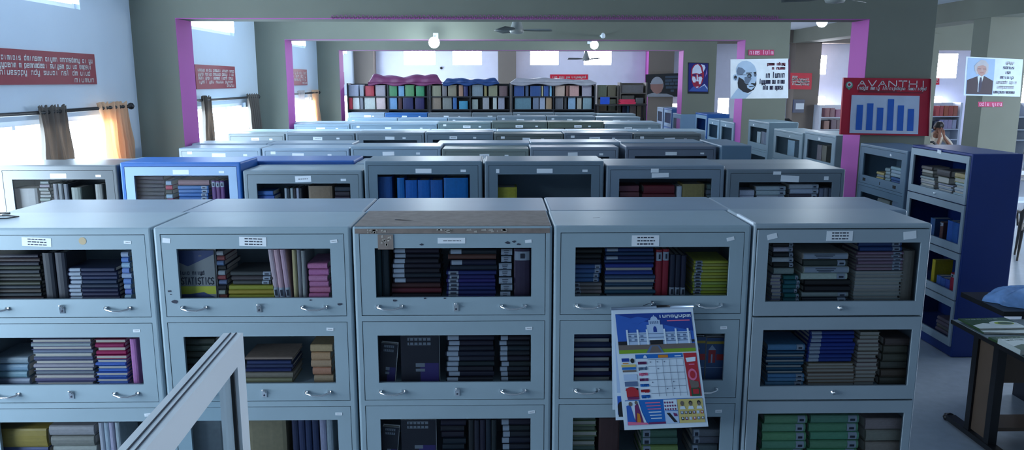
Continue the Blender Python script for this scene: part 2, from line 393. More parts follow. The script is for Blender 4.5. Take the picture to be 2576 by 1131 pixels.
# ================================================================== BOOKS
def book_meshes():
    # unit book: x 0..1 = length along the spine, y 0 = spine .. 1 = fore edge, z 0..1 = thickness
    mb = MB(); t = .10; n = 5
    # rounded spine profile extruded along x
    pr = [(1, 0), (.06, 0)] + [(.05-.05*math.sin(PI*i/n), .5-.5*math.cos(PI*i/n)) for i in range(n+1)] + [(.06, 1), (1, 1), (1, 1-t), (.09, 1-t), (.09, t), (1, t)]
    for i in range(len(pr)):
        a, b = pr[i], pr[(i+1) % len(pr)]
        mb.quad((0, *a), (1, *a), (1, *b), (0, *b))
    for x in (0, 1):
        mb.poly([(x, 1, 0), (x, .03, 0.02), (x, .09, t), (x, 1, t)]); mb.poly([(x, .03, .02), (x, 0, .5), (x, .03, .98), (x, .09, 1-t), (x, .09, t)]); mb.poly([(x, 1, 1-t), (x, .09, 1-t), (x, .03, .98), (x, 1, 1)])
    c = mb.mesh('book', COVER)
    mb = MB(); mb.box(.02, .98, .091, .965, t+.005, 1-t-.005); p = mb.mesh('pages', PAGES)
    def lb(x0, x1, marks):
        m = MB(); e = -.012
        pts = [(.05-.055*math.sin(PI*i/6)+e*0, .5-.47*math.cos(PI*i/6)) for i in range(7)]
        for a, b in zip(pts, pts[1:]): m.quad((x0, a[0]-.008, a[1]), (x1, a[0]-.008, a[1]), (x1, b[0]-.008, b[1]), (x0, b[0]-.008, b[1]))
        for q in marks: m.quad((q[0], -.020, q[2]), (q[1], -.020, q[2]), (q[1], -.020, q[3]), (q[0], -.020, q[3]), 1)
        return m.mesh('spine_label', [LABM, INK])
    dots = [(x, x+.012, .42, .6) for x in (.0,)]
    L = lb(.03, .26, []); R = lb(.77, .95, [(.81, .91, .35, .62)]); W = lb(.02, .98, [(.25, .7, .7, .78), (.28, .66, .45, .53), (.32, .6, .2, .28)])
    N = lb(.04, .24, [(.08, .2, .25, .7)])
    return c, p, {'L': L, 'R': R, 'W': W, 'N': N}
LABM = mat('call_number_label', (170,182,198), rough=.6, var=.05)
BC, BP, BLB = book_meshes()
NB = [0]
def book(loc, L, dpt, T, color, label, group, vert=False, face='spine', lab=None, rz=0, lean=0, cat='book', name='book', base=None, rnd=None, labcol=None):
    """lying: spine toward local -y, length along x. vert: standing. face='pages' turns the fore edge forward"""
    NB[0] += 1
    ws = label.split(', ', 1)
    if len(label.split()) > 16 and ' with ' in ws[0]: label = ws[0].split(' with ')[0]+', '+ws[1]
    k = ws[0]
    if name == 'book':  # thin books and paperbacks are named journals, cartons box files, paper bundles folders
        if any(q in k for q in ('journal', 'paperback', 'thin')): name = cat = 'journal'
        elif any(q in k for q in ('box', 'carton')): name, cat = 'box_file', 'box file'
        elif any(q in k for q in ('folder', 'file', 'bundle')): name, cat = 'file_folder', 'folder'
    o = link(name, BC, None, color); tag(o, label, cat, group)
    M = Matrix.Translation(Vector((0, 0, 0)))
    S = Matrix.Diagonal((L, dpt, T, 1))
    if face == 'pages': M = Matrix.Translation((L, dpt, 0)) @ Matrix.Rotation(PI, 4, 'Z')
    if vert: V = Matrix.Translation((0, 0, 0)) @ Matrix.Rotation(lean, 4, 'Y') @ Matrix.Translation((T, 0, 0)) @ Matrix.Rotation(-PI/2, 4, 'Y')
    else: V = Matrix.Rotation(rz, 4, 'Z')
    o.matrix_world = (base or Matrix()) @ Matrix.Translation(loc) @ V @ M @ S
    link('pages', BP, o)
    if lab: link('spine_label', BLB[lab], o)
    return o

class Shelf:
    """one glazed compartment: content measured on the plane just behind the glass"""
    def __init__(s, where, fz, D=None, base=None, dep=.30, grp=None, uz=None, umap=None):
        if ' door of ' in where:
            n_, rest = where.split(' door of ', 1); where = rest+' '+n_+' shelf'
        elif ', ' not in where: where = where
        s.w = where; s.fz = fz; s.D = D; s.base = base; s.g = grp or 'books in '+where; s.n = 0; s.umap = umap; s.dep = dep
    def m(s, px, py):
        if s.umap: return s.umap(px, py)
        p = unp(px, py, D=s.D); return p.x, p.z
    def S(s, x0, x1, y0, y1, n, colors, what, lab=None, face='spine', pos='', jit=.012, dpt=None, widths=None):
        """stack of n lying books between picture heights y0 (top) and y1 (bottom; None = down to the shelf)"""
        ym = (y0+(y1 or y0+60))/2
        X0, _ = s.m(x0, ym); X1, _ = s.m(x1, ym); _, Z1 = s.m((x0+x1)/2, y0)
        Z0 = s.fz if y1 is None else s.m((x0+x1)/2, y1)[1]
        if y1 is not None and Z0 < s.fz+.012: Z0 = s.fz
        T = (Z1-Z0)/n; cl = colors if isinstance(colors, list) else [colors]
        for i in range(n):       # i from the top
            c = cl[i % len(cl)] if len(cl) < n or len(cl) == n else cl[i]
            c = tuple(max(0, min(255, v+random.uniform(-7, 7))) for v in c)
            j0 = random.uniform(0, jit); j1 = random.uniform(0, jit)
            L = X1-X0-j0-j1
            lb = f"{what}, {ORD[i] if i < len(ORD) else 'lower'} of {pos}, {s.w}" if n > 1 else f"{what}, {pos}, {s.w}"
            fc = face[i % len(face)] if isinstance(face, list) else face; lbl = lab[i % len(lab)] if isinstance(lab, list) else lab
            y = s.D+random.uniform(0, .012)*(1 if n > 1 else 0) if s.D is not None else .045+random.uniform(0, .01)
            book((X0+j0, y, Z1-(i+1)*T+.0006), L, dpt or s.dep*random.uniform(.6, .72), T*.955, c, lb, s.g, face=fc, lab=lbl, base=s.base)
    def V(s, x0, x1, y0, n, colors, what, lab=None, face='spine', pos='', lean=0, hj=.006, dpt=None, zb=None):
        X0, Z1 = s.m(x0, y0); X1, _ = s.m(x1, y0+20); T = (X1-X0)/n; Z0 = zb if zb is not None else s.fz
        cl = colors if isinstance(colors, list) else [colors]
        for i in range(n):
            c = tuple(max(0, min(255, v+random.uniform(-7, 7))) for v in cl[i % len(cl)])
            lb = f"{what}, {ORDF[i]} from left {pos}, {s.w}" if n > 1 else f"{what}, {pos}, {s.w}"
            y = s.D if s.D is not None else .045
            h = (Z1-Z0)-random.uniform(0, hj)
            if lean: h = h/math.cos(lean)
            lbl = lab[i % len(lab)] if isinstance(lab, list) else lab
            z = Z0+.0006+(abs(math.sin(lean))*T if lean > 0 else 0)
            x = X0+i*T - (math.sin(lean)*h if lean < 0 else 0)*0
            book((x, y+random.uniform(0, .006), z), h, dpt or s.dep*.6, T*.955, c, lb, s.g, vert=True, face=face, lab=lbl, lean=lean, base=s.base)
def faceout(s, x0, x1, y0, draw, mats, label, name='book', lean=0, T=.03):
    """a book standing with its front cover to the glass; draw(mb,P) decorates the cover"""
    X0, Z1 = s.m(x0, y0); X1, _ = s.m(x1, y0); Y = (s.D if s.D is not None else .045)+.004; Z0 = s.fz+.0006
    W = X1-X0; Hh = Z1-Z0
    mb = MB(); mb.box(0, W, 0, .003, 0, Hh); mb.box(0, W, T-.003, T, 0, Hh); mb.box(0, .004, .003, T-.003, 0, Hh)
    P = lambda u, v, off=0: (u*W, -off, v*Hh)
    draw(mb, P, W/Hh)
    o = mb.build(name, mats); tag(o, label, 'book', s.g); o.location = (X0, Y, Z0); o.rotation_euler = (0, lean, 0)
    if s.base: o.matrix_world = s.base @ Matrix.Translation((X0, Y, Z0)) @ Matrix.Rotation(lean, 4, 'Y')
    mb = MB(); mb.box(.0045, W-.004, .0035, T-.0035, .004, Hh-.004); mb.build('pages', PAGES, o)
    return o

# ================================================================== FRONT ROW
D1 = 3.44
GREY = (146,166,178)
def put(px0, px1, ytop, D, label, color, **k):
    X0 = unp(px0, ytop, D=D).x; X1 = unp(px1, ytop, D=D).x; H = unp((px0+px1)/2, ytop, D=D).z
    r, i = cabinet(X0, X1, D, H, label, color, **k); return r, i, H
G1 = 'bookcases of the front row'
wide = (.5, .03, .125, .04, .0, 3)
c1, i1, h1 = put(-126, 379, 573, D1, 'pale grey steel bookcase at left end of the front row', GREY, group=G1, lab=[(-.0, .035, .0, .0)][:0], small=2, seed=1)
c2, i2, h2 = put(383, 881, 571, D1, 'grey steel bookcase behind the white sash, statistics book inside', GREY, group=G1, lab=[(.5, .034, .122, .042, .03, 3), (-.06, .040, .035, .022, .1, 0)], small=2, seed=2)
c3, i3, h3 = put(885, 1390, 569, D1, 'steel bookcase with scratched brown top in middle of front row', GREY, group=G1, lab=[(.49, .034, .125, .026, 0, 1), (.98, .03, .03, .014, -.1, 0)], small=1, seed=3)
c4, i4, h4 = put(1394, 1892, 567, D1, 'grey steel bookcase with calendar hanging on its doors', GREY, group=G1, lab=[(.45, .030, .125, .050, 0, 3), (1.0, .037, .034, .016, -.25, 0)], small=1, seed=4)
c5, i5, h5 = put(1897, 2347, 562, D1, 'narrower grey bookcase with proud doors at right end of front row', (146,162,174), group=G1, style='B', handles=2, lab=[(.46, .032, .120, .045, 0, 3), (.92, .034, .058, .036, -.12, 0), (.02, .03, .045, .024, -.25, 0)], small=0, seed=5)
# extra marks on single doors
d = [c for c in c1.children if c.name.startswith('door')][0]
sticker(d, i1[0][5]-.42, 0, i1[0][7]+.036, .13, .04, rot=.05, lines=3, seed=9)
mb = MB(); mb.poly([(.017*math.cos(a*PI/8), 0, .017*math.sin(a*PI/8)) for a in range(16)]); o = mb.build('round_stain', mat('tan_stain', (178,160,128)), d); o.location = (i1[0][5]-.215, -.001, i1[0][7]+.04)
d = [c for c in c2.children if c.name.startswith('door')][0]
for (x, z, s) in ((.02, .12, .012), (.025, .105, .006), (.04, .07, .024), (.79, .055, .016), (.17, .285, .01), (.66, .075, .008)): chip(d, x, -.0015, z, s, int(s*1000+x*100))
d = [c for c in c3.children if c.name.startswith('door')][0]
for (x, z, s) in ((.28, .333, .012), (.67, .34, .016), (.70, .345, .012), (.72, .333, .012), (.15, .07, .014), (.29, .080, .01), (.38, .080, .008)): chip(d, x, -.0015, z, s, int(s*1000+x*100))
BROWN = mat('rust_brown_patch', (128,116,110), rough=.7, var=.15, scale=25)
WORN = mat('bare_worn_metal', (168,160,152), rough=.6, var=.25, scale=40)
# worn strip along the top edge of the middle bookcase: bare brown sheet laid over its top
W3 = unp(1390, 569, D=D1).x-unp(885, 569, D=D1).x
mb = MB(); P3 = lambda u, v, off=0: (.012+u*(W3-.024), -.0015-off, h3-.034+v*.032)
mb.box(.008, W3-.008, .008, .424, h3, h3+.0015); mb.box(.012, W3-.012, -.0015, .001, h3-.032, h3-.010)
rnd = random.Random(4)
for i in range(26):
    u = rnd.choice([rnd.uniform(.04,.14), rnd.uniform(.34,.58), rnd.uniform(.60,.76)]); w_ = rnd.uniform(.006,.03); v = rnd.uniform(.1,.5)
    fill(mb, P3, [(u,v),(u+w_,v+rnd.uniform(-.05,.05)),(u+w_*.9,v+.28),(u+.002,v+.2)], 1, .001)
mb.poly([(.17,.16,h3+.003),(.22,.155,h3+.003),(.27,.13,h3+.003),(.215,.145,h3+.003),(.175,.175,h3+.003)], 2)
mb.box(.115, .185, -.0025, -.001, h3-.105, h3-.036, 0)
for i in range(10):
    x = rnd.uniform(.12,.17); z = h3-rnd.uniform(.05,.10); mb.poly([(x,-.003,z),(x+.010,-.003,z+.003),(x+.008,-.003,z+.016),(x+.001,-.003,z+.012)], 1)
tag(mb.build('worn_top_patch', [BROWN, WORN, INK], c3), 'scratched brown worn patch')
for c, x, y in ((c4, .20, .20),):
    mb = MB(); mb.poly([(x,y,h4+.001),(x+.035,y+.01,h4+.001),(x+.035,y+.016,h4+.001),(x,y+.006,h4+.001)]); mb.build('scratch', INK, c)
mb = MB(); mb.box(0.0, .012, .01, .26, h5-.008, h5+.003); tag(mb.build('edge_tape', WHITE, c5), 'pale worn edge strip')

# rear half of the double row (backs toward the next aisle)
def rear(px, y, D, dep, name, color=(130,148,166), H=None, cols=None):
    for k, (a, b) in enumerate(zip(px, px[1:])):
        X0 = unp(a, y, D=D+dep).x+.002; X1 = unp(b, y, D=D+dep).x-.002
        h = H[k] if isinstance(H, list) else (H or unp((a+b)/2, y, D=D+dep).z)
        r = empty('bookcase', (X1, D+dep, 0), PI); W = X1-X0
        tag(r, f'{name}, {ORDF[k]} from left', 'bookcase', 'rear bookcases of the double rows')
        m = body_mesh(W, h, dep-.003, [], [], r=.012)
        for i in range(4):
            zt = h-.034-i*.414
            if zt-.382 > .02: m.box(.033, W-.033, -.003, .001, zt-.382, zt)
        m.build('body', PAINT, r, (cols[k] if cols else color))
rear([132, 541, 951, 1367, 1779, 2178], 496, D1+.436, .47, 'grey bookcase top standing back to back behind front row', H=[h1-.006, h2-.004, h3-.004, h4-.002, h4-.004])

# ---- contents of the front row
YB = D1+.052
def fz(H, info, i): return info[i][2]+info[i][6]-.022
NAVY=(28,38,72); DNAVY=(20,26,44); BLUE=(44,86,150); LBL=(120,160,205); TAN=(150,134,112); CREAM=(196,192,172); YEL=(178,176,60); PINKB=(214,150,180)
GRY=(130,138,146); DK=(26,28,34); TEAL=(20,96,104); IND=(40,44,120); MAR=(86,30,40); LAV=(150,150,178)
a = Shelf('top door of leftmost front bookcase', fz(h1,i1,0), D=YB)
a.S(-40, 100, 640, None, 12, [(38,40,50),(52,46,44)], 'dark thin book', pos='far left stack')
a.V(102, 164, 634, 2, (34,38,48), 'tall dark grey book', pos='beside the navy stack')
a.S(168, 296, 674, None, 8, NAVY, 'thin navy book with pale label', lab='L', pos='middle stack')
a.S(299, 327, 634, None, 9, [(150,175,205),(100,130,190)], 'small pale blue book', pos='right stack')
a = Shelf('second door of leftmost front bookcase', fz(h1,i1,1), D=YB)
a.S(-20, 70, 900, None, 4, (120,140,160), 'wide slate book', pos='left stack')
a.S(76, 232, 854, None, 13, [(110,118,140),(150,156,168),(80,88,120)], 'thin grey paperback', face=['pages','spine'], pos='middle stack')
a.S(236, 316, 855, 903, 5, (150,30,80), 'crimson paperback', face=['pages','spine'], pos='right stack')
a.S(240, 320, 905, None, 8, (70,110,190), 'blue paperback', face=['pages','spine'], pos='right stack below crimson ones')
a.V(323, 343, 853, 1, (186,120,180), 'white and purple book', pos='standing at right end')
a = Shelf('third door of leftmost front bookcase', fz(h1,i1,2), D=YB)
a.S(-30, 118, 1078, None, 2, [(150,128,60),(60,70,120)], 'mustard and blue box', pos='left stack')
a.S(122, 240, 1072, None, 4, [(150,150,145),(120,120,118)], 'grey bound volume', pos='middle stack')
a.V(244, 300, 1062, 4, (170,175,190), 'pale upright folder', pos='at right end')

a = Shelf('top door of second front bookcase', fz(h2,i2,0), D=YB)
def stat(mb, P, asp):
    rect(mb, P, 0, 1, 0, 1, 1, .0006); fill(mb, P, [(0,1),(0,.82),(.36,.68),(1,.92),(1,1)], 2, .001); rect(mb, P, 0, 1, .12, .28, 3, .001)
    fill(mb, P, [(.0,0),(.0,.10),(.35,.12),(.7,.16),(1,.04),(1,0)], 2, .0014)
    text(mb, P, 'STATISTICS', .17, .97, .32, .13, .018, 4, .0016, asp); text(mb, P, gib([5,5], random.Random(3)), .1, .75, .52, .07, .014, 4, .0016, asp)
faceout(a, 431, 536, 630, stat, [COVER, mat('cover_grey', (120,126,130)), mat('cover_blue', (40,58,104)), mat('cover_yellow', (172,178,50)), INK], 'blue and yellow statistics textbook showing its front cover, second front bookcase')
a.S(540, 566, 632, None, 10, [(150,155,160),(120,60,60),(90,110,140),DK], 'small mixed book', pos='narrow stack beside the statistics book')
a.S(578, 686, 684, 717, 3, (70,74,78), 'grey report with white ends', lab='R', pos='pile on yellow books')
a.S(572, 692, 718, None, 3, (160,154,60), 'yellow ochre book', pos='lower middle stack')
a.V(682, 728, 628, 3, (196,168,186), 'tall pale pink book', lab='N', lean=-.08, pos='leaning in a row')
a.V(732, 768, 628, 3, [(180,170,130),(140,140,150),(150,150,150)], 'tall worn upright book', pos='right of pink books')
a.S(770, 829, 663, None, 6, (206,130,172), 'small pink book', pos='right stack')
a = Shelf('second door of second front bookcase', fz(h2,i2,1), D=YB)
a.S(450, 545, 852, None, 7, (30,40,34), 'dark green book', pos='left stack')
a.S(615, 736, 898, 905, 1, TAN, 'tan folder', pos='on the middle stack', )
a.S(615, 738, 908, 936, 3, (32,48,96), 'navy journal', pos='middle stack')
a.S(613, 741, 937, None, 2, (136,128,110), 'brown bound book', pos='foot of middle stack')
a.S(780, 836, 868, None, 5, [(186,160,130),(190,150,120)], 'tan paper bundle', pos='right stack')
a = Shelf('third door of second front bookcase', fz(h2,i2,2), D=YB)
a.V(466, 566, 1053, 1, (98,106,114), 'large grey box file', pos='left end')
a.V(622, 722, 1055, 1, (134,120,104), 'tan box file with white label', pos='in the middle')
a.V(732, 800, 1056, 4, (34,46,84), 'navy volume with low label', lab='N', pos='right of the tan box')
a.V(802, 838, 1056, 2, (150,160,178), 'dotted grey volume', pos='right end')

a = Shelf('top door of scratched-top front bookcase', fz(h3,i3,0), D=YB)
a.V(939, 978, 626, 2, (36,58,72), 'tall teal-grey book', pos='left end')
a.S(984, 1109, 626, 712, 7, (20,24,42), 'black-navy volume with grey label', lab='L', pos='left stack')
a.S(984, 1110, 713, None, 3, [(64,40,38),(96,34,40),(18,20,26)], 'maroon and black book', pos='foot of left stack')
a.S(1126, 1251, 627, 681, 4, [(20,26,48),(98,62,48),(20,26,48),(22,28,50)], 'black-navy volume with grey label', lab=['L', None], pos='upper right stack')
a.S(1122, 1250, 682, None, 7, (40,46,112), 'indigo volume with white label', lab='N', pos='lower right stack')
a.S(1254, 1290, 626, None, 7, (40,58,76), 'slate book with ringed spine', lab='W', pos='narrow stack')
a.V(1293, 1337, 626, 1, (58,48,72), 'dark purple volume with white label', lab='R', pos='right end')
a = Shelf('second door of scratched-top front bookcase', fz(h3,i3,1), D=YB)
def dkcov(mb, P, asp):
    rect(mb, P, .0, 1, 0, 1, 1, .0006); rect(mb, P, .5, .98, .02, .42, 2, .001)
    for v in (.80, .90): rect(mb, P, .18, .78, v, v+.06, 3, .001)
    rect(mb, P, .38, .62, .34, .42, 3, .0014); rect(mb, P, .38, .62, .24, .30, 3, .0014)
    for i in range(5): rect(mb, P, .22+.11*i, .25+.11*i, .81, .95, 1, .0016)
DC = [COVER, mat('cover_black', (20,22,38)), mat('cover_violet', (52,40,110)), mat('cover_silver', (120,130,142))]
faceout(a, 948, 990, 862, dkcov, DC, 'black and violet book leaning face forward, left of middle bookcase second shelf', lean=.10)
faceout(a, 1007, 1104, 845, dkcov, DC, 'black and violet textbook facing forward, second shelf of middle bookcase')
a.S(1120, 1244, 845, None, 9, (24,30,46), 'black volume with grey label', lab='L', pos='middle stack')
a.S(1254, 1337, 845, None, 9, (30,34,46), 'charcoal volume with grey label', lab='L', pos='right stack')
a = Shelf('third door of scratched-top front bookcase', fz(h3,i3,2), D=YB)
faceout(a, 952, 994, 1072, dkcov, DC, 'black and violet book leaning face forward, third shelf of middle bookcase', lean=.10)
faceout(a, 1008, 1096, 1056, dkcov, DC, 'black and violet textbook facing forward, third shelf of middle bookcase')
a.S(1108, 1172, 1056, None, 7, (20,26,40), 'black volume', pos='middle stack')
a.V(1178, 1250, 1056, 5, (30,38,52), 'dark upright volume', lab='N', pos='in the middle')
a.S(1258, 1337, 1056, None, 7, (30,34,46), 'charcoal volume with grey label', lab='L', pos='right stack')

a = Shelf('top door of calendar bookcase', fz(h4,i4,0), D=YB)
a.S(1440, 1516, 625, 665, 3, (18,20,28), 'black volume', lab=None, pos='left stack')
a.S(1440, 1513, 666, 711, 4, (58,98,150), 'blue volume with white label', lab='R', pos='left stack')
a.S(1440, 1516, 712, None, 4, (132,130,126), 'grey-tan volume', lab='N', pos='left stack')
a.S(1520, 1648, 625, 663, 4, (38,62,112), 'navy-blue volume', lab=['L', None], pos='middle stack')
a.S(1520, 1645, 664, 692, 3, (46,70,150), 'royal blue journal', face=['spine','pages'], pos='middle stack')
a.S(1520, 1650, 693, None, 6, (66,96,124), 'slate blue journal', face=['spine','pages'], pos='middle stack')
a.V(1652, 1685, 626, 2, (158,34,52), 'red volume', lab='R', pos='beside middle stack')
a.V(1687, 1728, 640, 3, (30,34,64), 'dark navy volume with low label', lab='N', pos='between red and yellow books')
a.S(1742, 1836, 656, None, 12, [(190,196,70),(176,184,96)], 'thin yellow-green book', lab='N', pos='right stack')
a = Shelf('second door of calendar bookcase', fz(h4,i4,1), D=YB)
a.S(1440, 1540, 838, None, 10, (34,48,86), 'navy journal', face=['spine','pages'], pos='left stack')
def house(mb, P, asp):
    rect(mb, P, 0, 1, 0, 1, 1, .0006); rect(mb, P, 0, 1, .86, .92, 2, .001); rect(mb, P, .12, .5, .42, .72, 3, .001); rect(mb, P, .55, 1, .48, .62, 3, .001)
    fill(mb, P, [(.1,.72),(.3,.84),(.52,.72)], 4, .0012); rect(mb, P, .26, .34, .42, .62, 4, .0012); rect(mb, P, 0, 1, .30, .315, 4, .001)
HC = [COVER, mat('cover_steelblue', (52,84,130)), mat('cover_gold', (176,150,50)), mat('cover_red', (170,44,48)), mat('cover_pale', (150,170,196))]
faceout(a, 1748, 1776, 848, house, HC, 'blue book with gold band just right of the calendar, second shelf')
faceout(a, 1779, 1826, 850, house, HC, 'blue book with red house picture right of the calendar')
a = Shelf('third door of calendar bookcase', fz(h4,i4,2), D=YB)
a.S(1436, 1502, 1046, None, 9, [(96,110,96),(140,150,110)], 'grey-green book', pos='left stack', face=['spine','pages'])
a.V(1508, 1562, 1050, 1, (76,52,52), 'dark brown box file', pos='left of the green books')
a.S(1612, 1706, 1082, None, 4, [(84,124,96),(84,124,96),(150,170,96)], 'green volume', lab='N', pos='stack below the calendar')
a.S(1740, 1812, 1080, None, 4, (110,114,120), 'grey volume', lab='N', pos='right stack')

a = Shelf('top door of right-end front bookcase', fz(h5,i5,0), D=YB-.012)
a.S(1943, 2000, 610, 673, 5, [(24,26,32),(200,205,210)], 'black and white paperback', lab='R', pos='left stack')
a.S(1941, 1998, 674, 690, 1, (150,154,150), 'grey book', pos='middle of left stack')
a.S(1939, 1968, 692, None, 8, (150,152,180), 'lavender paperback', face='pages', pos='lower left stack')
a.S(1970, 2014, 694, None, 6, (24,104,110), 'teal paperback', lab='R', pos='second lower stack')
a.S(2014, 2140, 636, 653, 1, CREAM, 'cream volume', lab='W', pos='top of middle stack')
a.S(2016, 2138, 654, 704, 3, [(60,66,70),(200,204,200),(205,210,208)], 'large white-spined volume', lab=['R','W'], pos='middle stack')
a.S(2022, 2142, 705, 735, 2, (26,26,30), 'black volume', pos='lower middle stack')
a.S(2016, 2138, 736, None, 2, [(170,176,170),(30,38,58)], 'wide pale volume', lab='R', pos='foot of middle stack')
a.S(2160, 2272, 607, 633, 2, (40,70,130), 'blue volume with white label', lab='R', pos='upper right stack')
a.S(2154, 2276, 634, 681, 6, (150,128,146), 'mauve paperback', lab='R', pos='right stack')
a.S(2148, 2272, 682, None, 9, (178,184,186), 'white paperback', face='pages', pos='lower right stack')
a.V(2277, 2306, 628, 1, (128,124,116), 'grey-brown box file', pos='right end')
a = Shelf('second door of right-end front bookcase', fz(h5,i5,1), D=YB-.012)
a.S(1928, 2028, 866, 882, 1, (88,136,176), 'light blue journal', lab='R', pos='left stack top')
a.S(1927, 2026, 884, 940, 8, (44,98,128), 'teal-blue journal', face=['spine','pages'], pos='left stack')
a.S(1925, 2025, 941, None, 3, (96,148,186), 'light blue journal', lab='R', pos='foot of left stack')
a.S(2034, 2152, 833, 912, 8, (30,62,150), 'royal blue volume with grey label', lab='L', pos='middle stack')
a.S(2029, 2154, 914, None, 7, (150,132,112), 'tan paperback', face='pages', pos='lower middle stack')
a.S(2158, 2216, 835, None, 14, [(176,160,150),(120,104,92)], 'thin tan paperback', face='pages', pos='right stack', widths=1)
a.S(2220, 2290, 850, None, 6, (92,82,72), 'brown volume', pos='far right stack')
a = Shelf('third door of right-end front bookcase', fz(h5,i5,2), D=YB-.012)
a.S(1918, 2032, 1046, None, 6, (110,170,130), 'green volume with white label', lab='R', pos='left stack')
a.S(2037, 2166, 1046, None, 6, (104,166,128), 'green volume with white label', lab='R', pos='middle stack')
a.S(2178, 2276, 1054, None, 4, (160,152,142), 'beige volume', pos='right stack')
for nm, c, inf, k in (): pass

# ================================================================== SECOND ROW
D2 = 5.83
G2 = 'bookcases of the second row'
def row2(p0, p1, yt, label, color, **k):
    return put(p0, p1, yt, D2, label, color, group=G2, handles=0, **k)
LB = (.5, .028, .11, .036, .02, 1)
lb2 = lambda *q: [(.5, .026, .12, .034, .0, 0), (.93, .026, .04, .018, 0, 0), *q]
r21 = row2(-8, 293, 415, 'dark grey steel bookcase by the curtained window, second row', (84,90,96), lab=lb2(), seed=21, drop=.008)
r22 = row2(300, 604, 408, 'bright blue steel bookcase with pale door frame, second row', (18,92,168), door=(148,178,212), lab=lb2(), seed=22)
r23 = row2(610, 911, 428, 'low grey bookcase standing before a blue one, second row', (118,134,144), lab=[(.5, .034, .12, .045, -.03, 1), (.93, .026, .04, .018, 0, 0)], seed=23)
r24 = row2(915, 1213, 405, 'grey bookcase holding bright blue files, second row', (104,124,138), lab=lb2(), seed=24)
r25 = row2(1219, 1520, 405, 'nearly empty grey bookcase with yellow box inside, second row', (100,118,132), lab=lb2((.0, .026, .025, .03, 0, 0)), seed=25)
r26 = row2(1526, 1824, 416, 'grey bookcase with maroon books inside, second row', (116,132,148), lab=[(.44, .026, .13, .034, -.03, 0), (.38, .062, .06, .030, 0, 0)], seed=26)
r27 = row2(1829, 2128, 425, 'grey bookcase at right end of the second row', (106,120,132), lab=[(.54, .026, .14, .048, .05, 0), (.40, .070, .06, .024, 0, 0), (.93, .030, .035, .028, 0, 0)], seed=27)
rear([176, 355, 640, 915, 1215, 1512, 1780, 2032], 397, D2+.436, .44, 'bookcase top behind the second row', cols=[(140,158,176),(130,148,170),(22,78,150),(126,142,156),(126,142,156),(122,136,148),(120,132,142)], H=[1.70,1.712,1.722,1.70,1.70,1.692,1.684])
Y2 = D2+.05
def sh2(r, nm): return Shelf('top door of '+nm, r[1][0][2]+r[1][0][6]-.022, D=Y2)
a = sh2(r21, 'dark second-row bookcase')
a.V(28, 96, 474, 1, (58,62,66), 'wide grey box file', pos='left end'); a.S(98, 126, 455, None, 9, (60,63,66), 'narrow grey book', pos='stack')
a.V(130, 172, 462, 3, (44,50,56), 'dark upright book', pos='in the middle'); a.V(176, 205, 470, 1, (78,82,82), 'pale grey box', pos='right of middle')
a.V(236, 258, 462, 1, (118,110,112), 'pinkish grey book', pos='right end')
a = sh2(r22, 'blue second-row bookcase')
a.S(340, 414, 443, None, 8, (22,16,44), 'dark purple volume', lab=None, pos='left stack'); a.S(416, 434, 455, None, 6, [(150,170,190),(170,30,70),DK], 'small pink and grey book', pos='narrow stack')
a.S(448, 527, 452, 466, 1, (140,100,110), 'mauve volume', pos='on blue books'); a.S(448, 527, 467, None, 6, (70,120,180), 'blue journal with white label', lab='R', pos='right stack')
a.V(530, 564, 454, 3, (110,70,130), 'purple upright book', lab='R', pos='right end')
a = sh2(r23, 'low second-row bookcase')
a.S(646, 690, 480, None, 5, (44,90,170), 'blue thin book', pos='left stack'); a.V(714, 760, 473, 6, [(170,180,190),(40,46,56)], 'thin white and black book', pos='in the middle')
a.V(775, 838, 467, 1, (142,126,92), 'tan carton', pos='right of middle'); a.S(842, 882, 470, None, 6, (50,50,58), 'dark book', pos='right stack')
a = sh2(r24, 'blue-file bookcase')
a.V(942, 987, 444, 1, (24,74,140), 'dark blue file', pos='left end'); a.V(998, 1018, 446, 1, (10,104,190), 'tall bright blue file', pos='left of middle')
a.V(1019, 1114, 453, 3, (8,100,184), 'bright blue file', pos='row'); a.V(1116, 1180, 446, 1, (8,104,190), 'tall wide blue file', pos='right end')
a = sh2(r25, 'nearly empty bookcase')
a.V(1248, 1303, 471, 1, (172,156,48), 'yellow ochre box', pos='left end')
a = sh2(r26, 'maroon-book bookcase')
a.S(1558, 1608, 467, None, 4, (110,56,66), 'maroon volume', pos='left stack'); a.S(1616, 1700, 466, None, 3, (104,36,48), 'wide maroon volume', lab=None, pos='middle stack')
a.V(1704, 1716, 468, 1, (190,200,214), 'white slim book', pos='middle'); a.V(1718, 1775, 462, 1, (156,132,88), 'tan box file', pos='right of middle'); a.S(1777, 1795, 464, None, 5, (110,124,138), 'small grey book', pos='right stack')
a = sh2(r27, 'right-end second-row bookcase')
a.S(1858, 1898, 478, None, 4, (196,206,220), 'white thin book', pos='left stack'); a.S(1901, 1976, 468, None, 6, (190,200,210), 'white volume', lab='R', pos='middle stack')
a.S(1985, 2060, 463, None, 6, [(196,206,220),(190,200,216),(60,64,70)], 'white wide volume', lab='R', pos='right stack'); a.V(2063, 2098, 473, 3, (120,134,148), 'grey upright book', pos='right end')

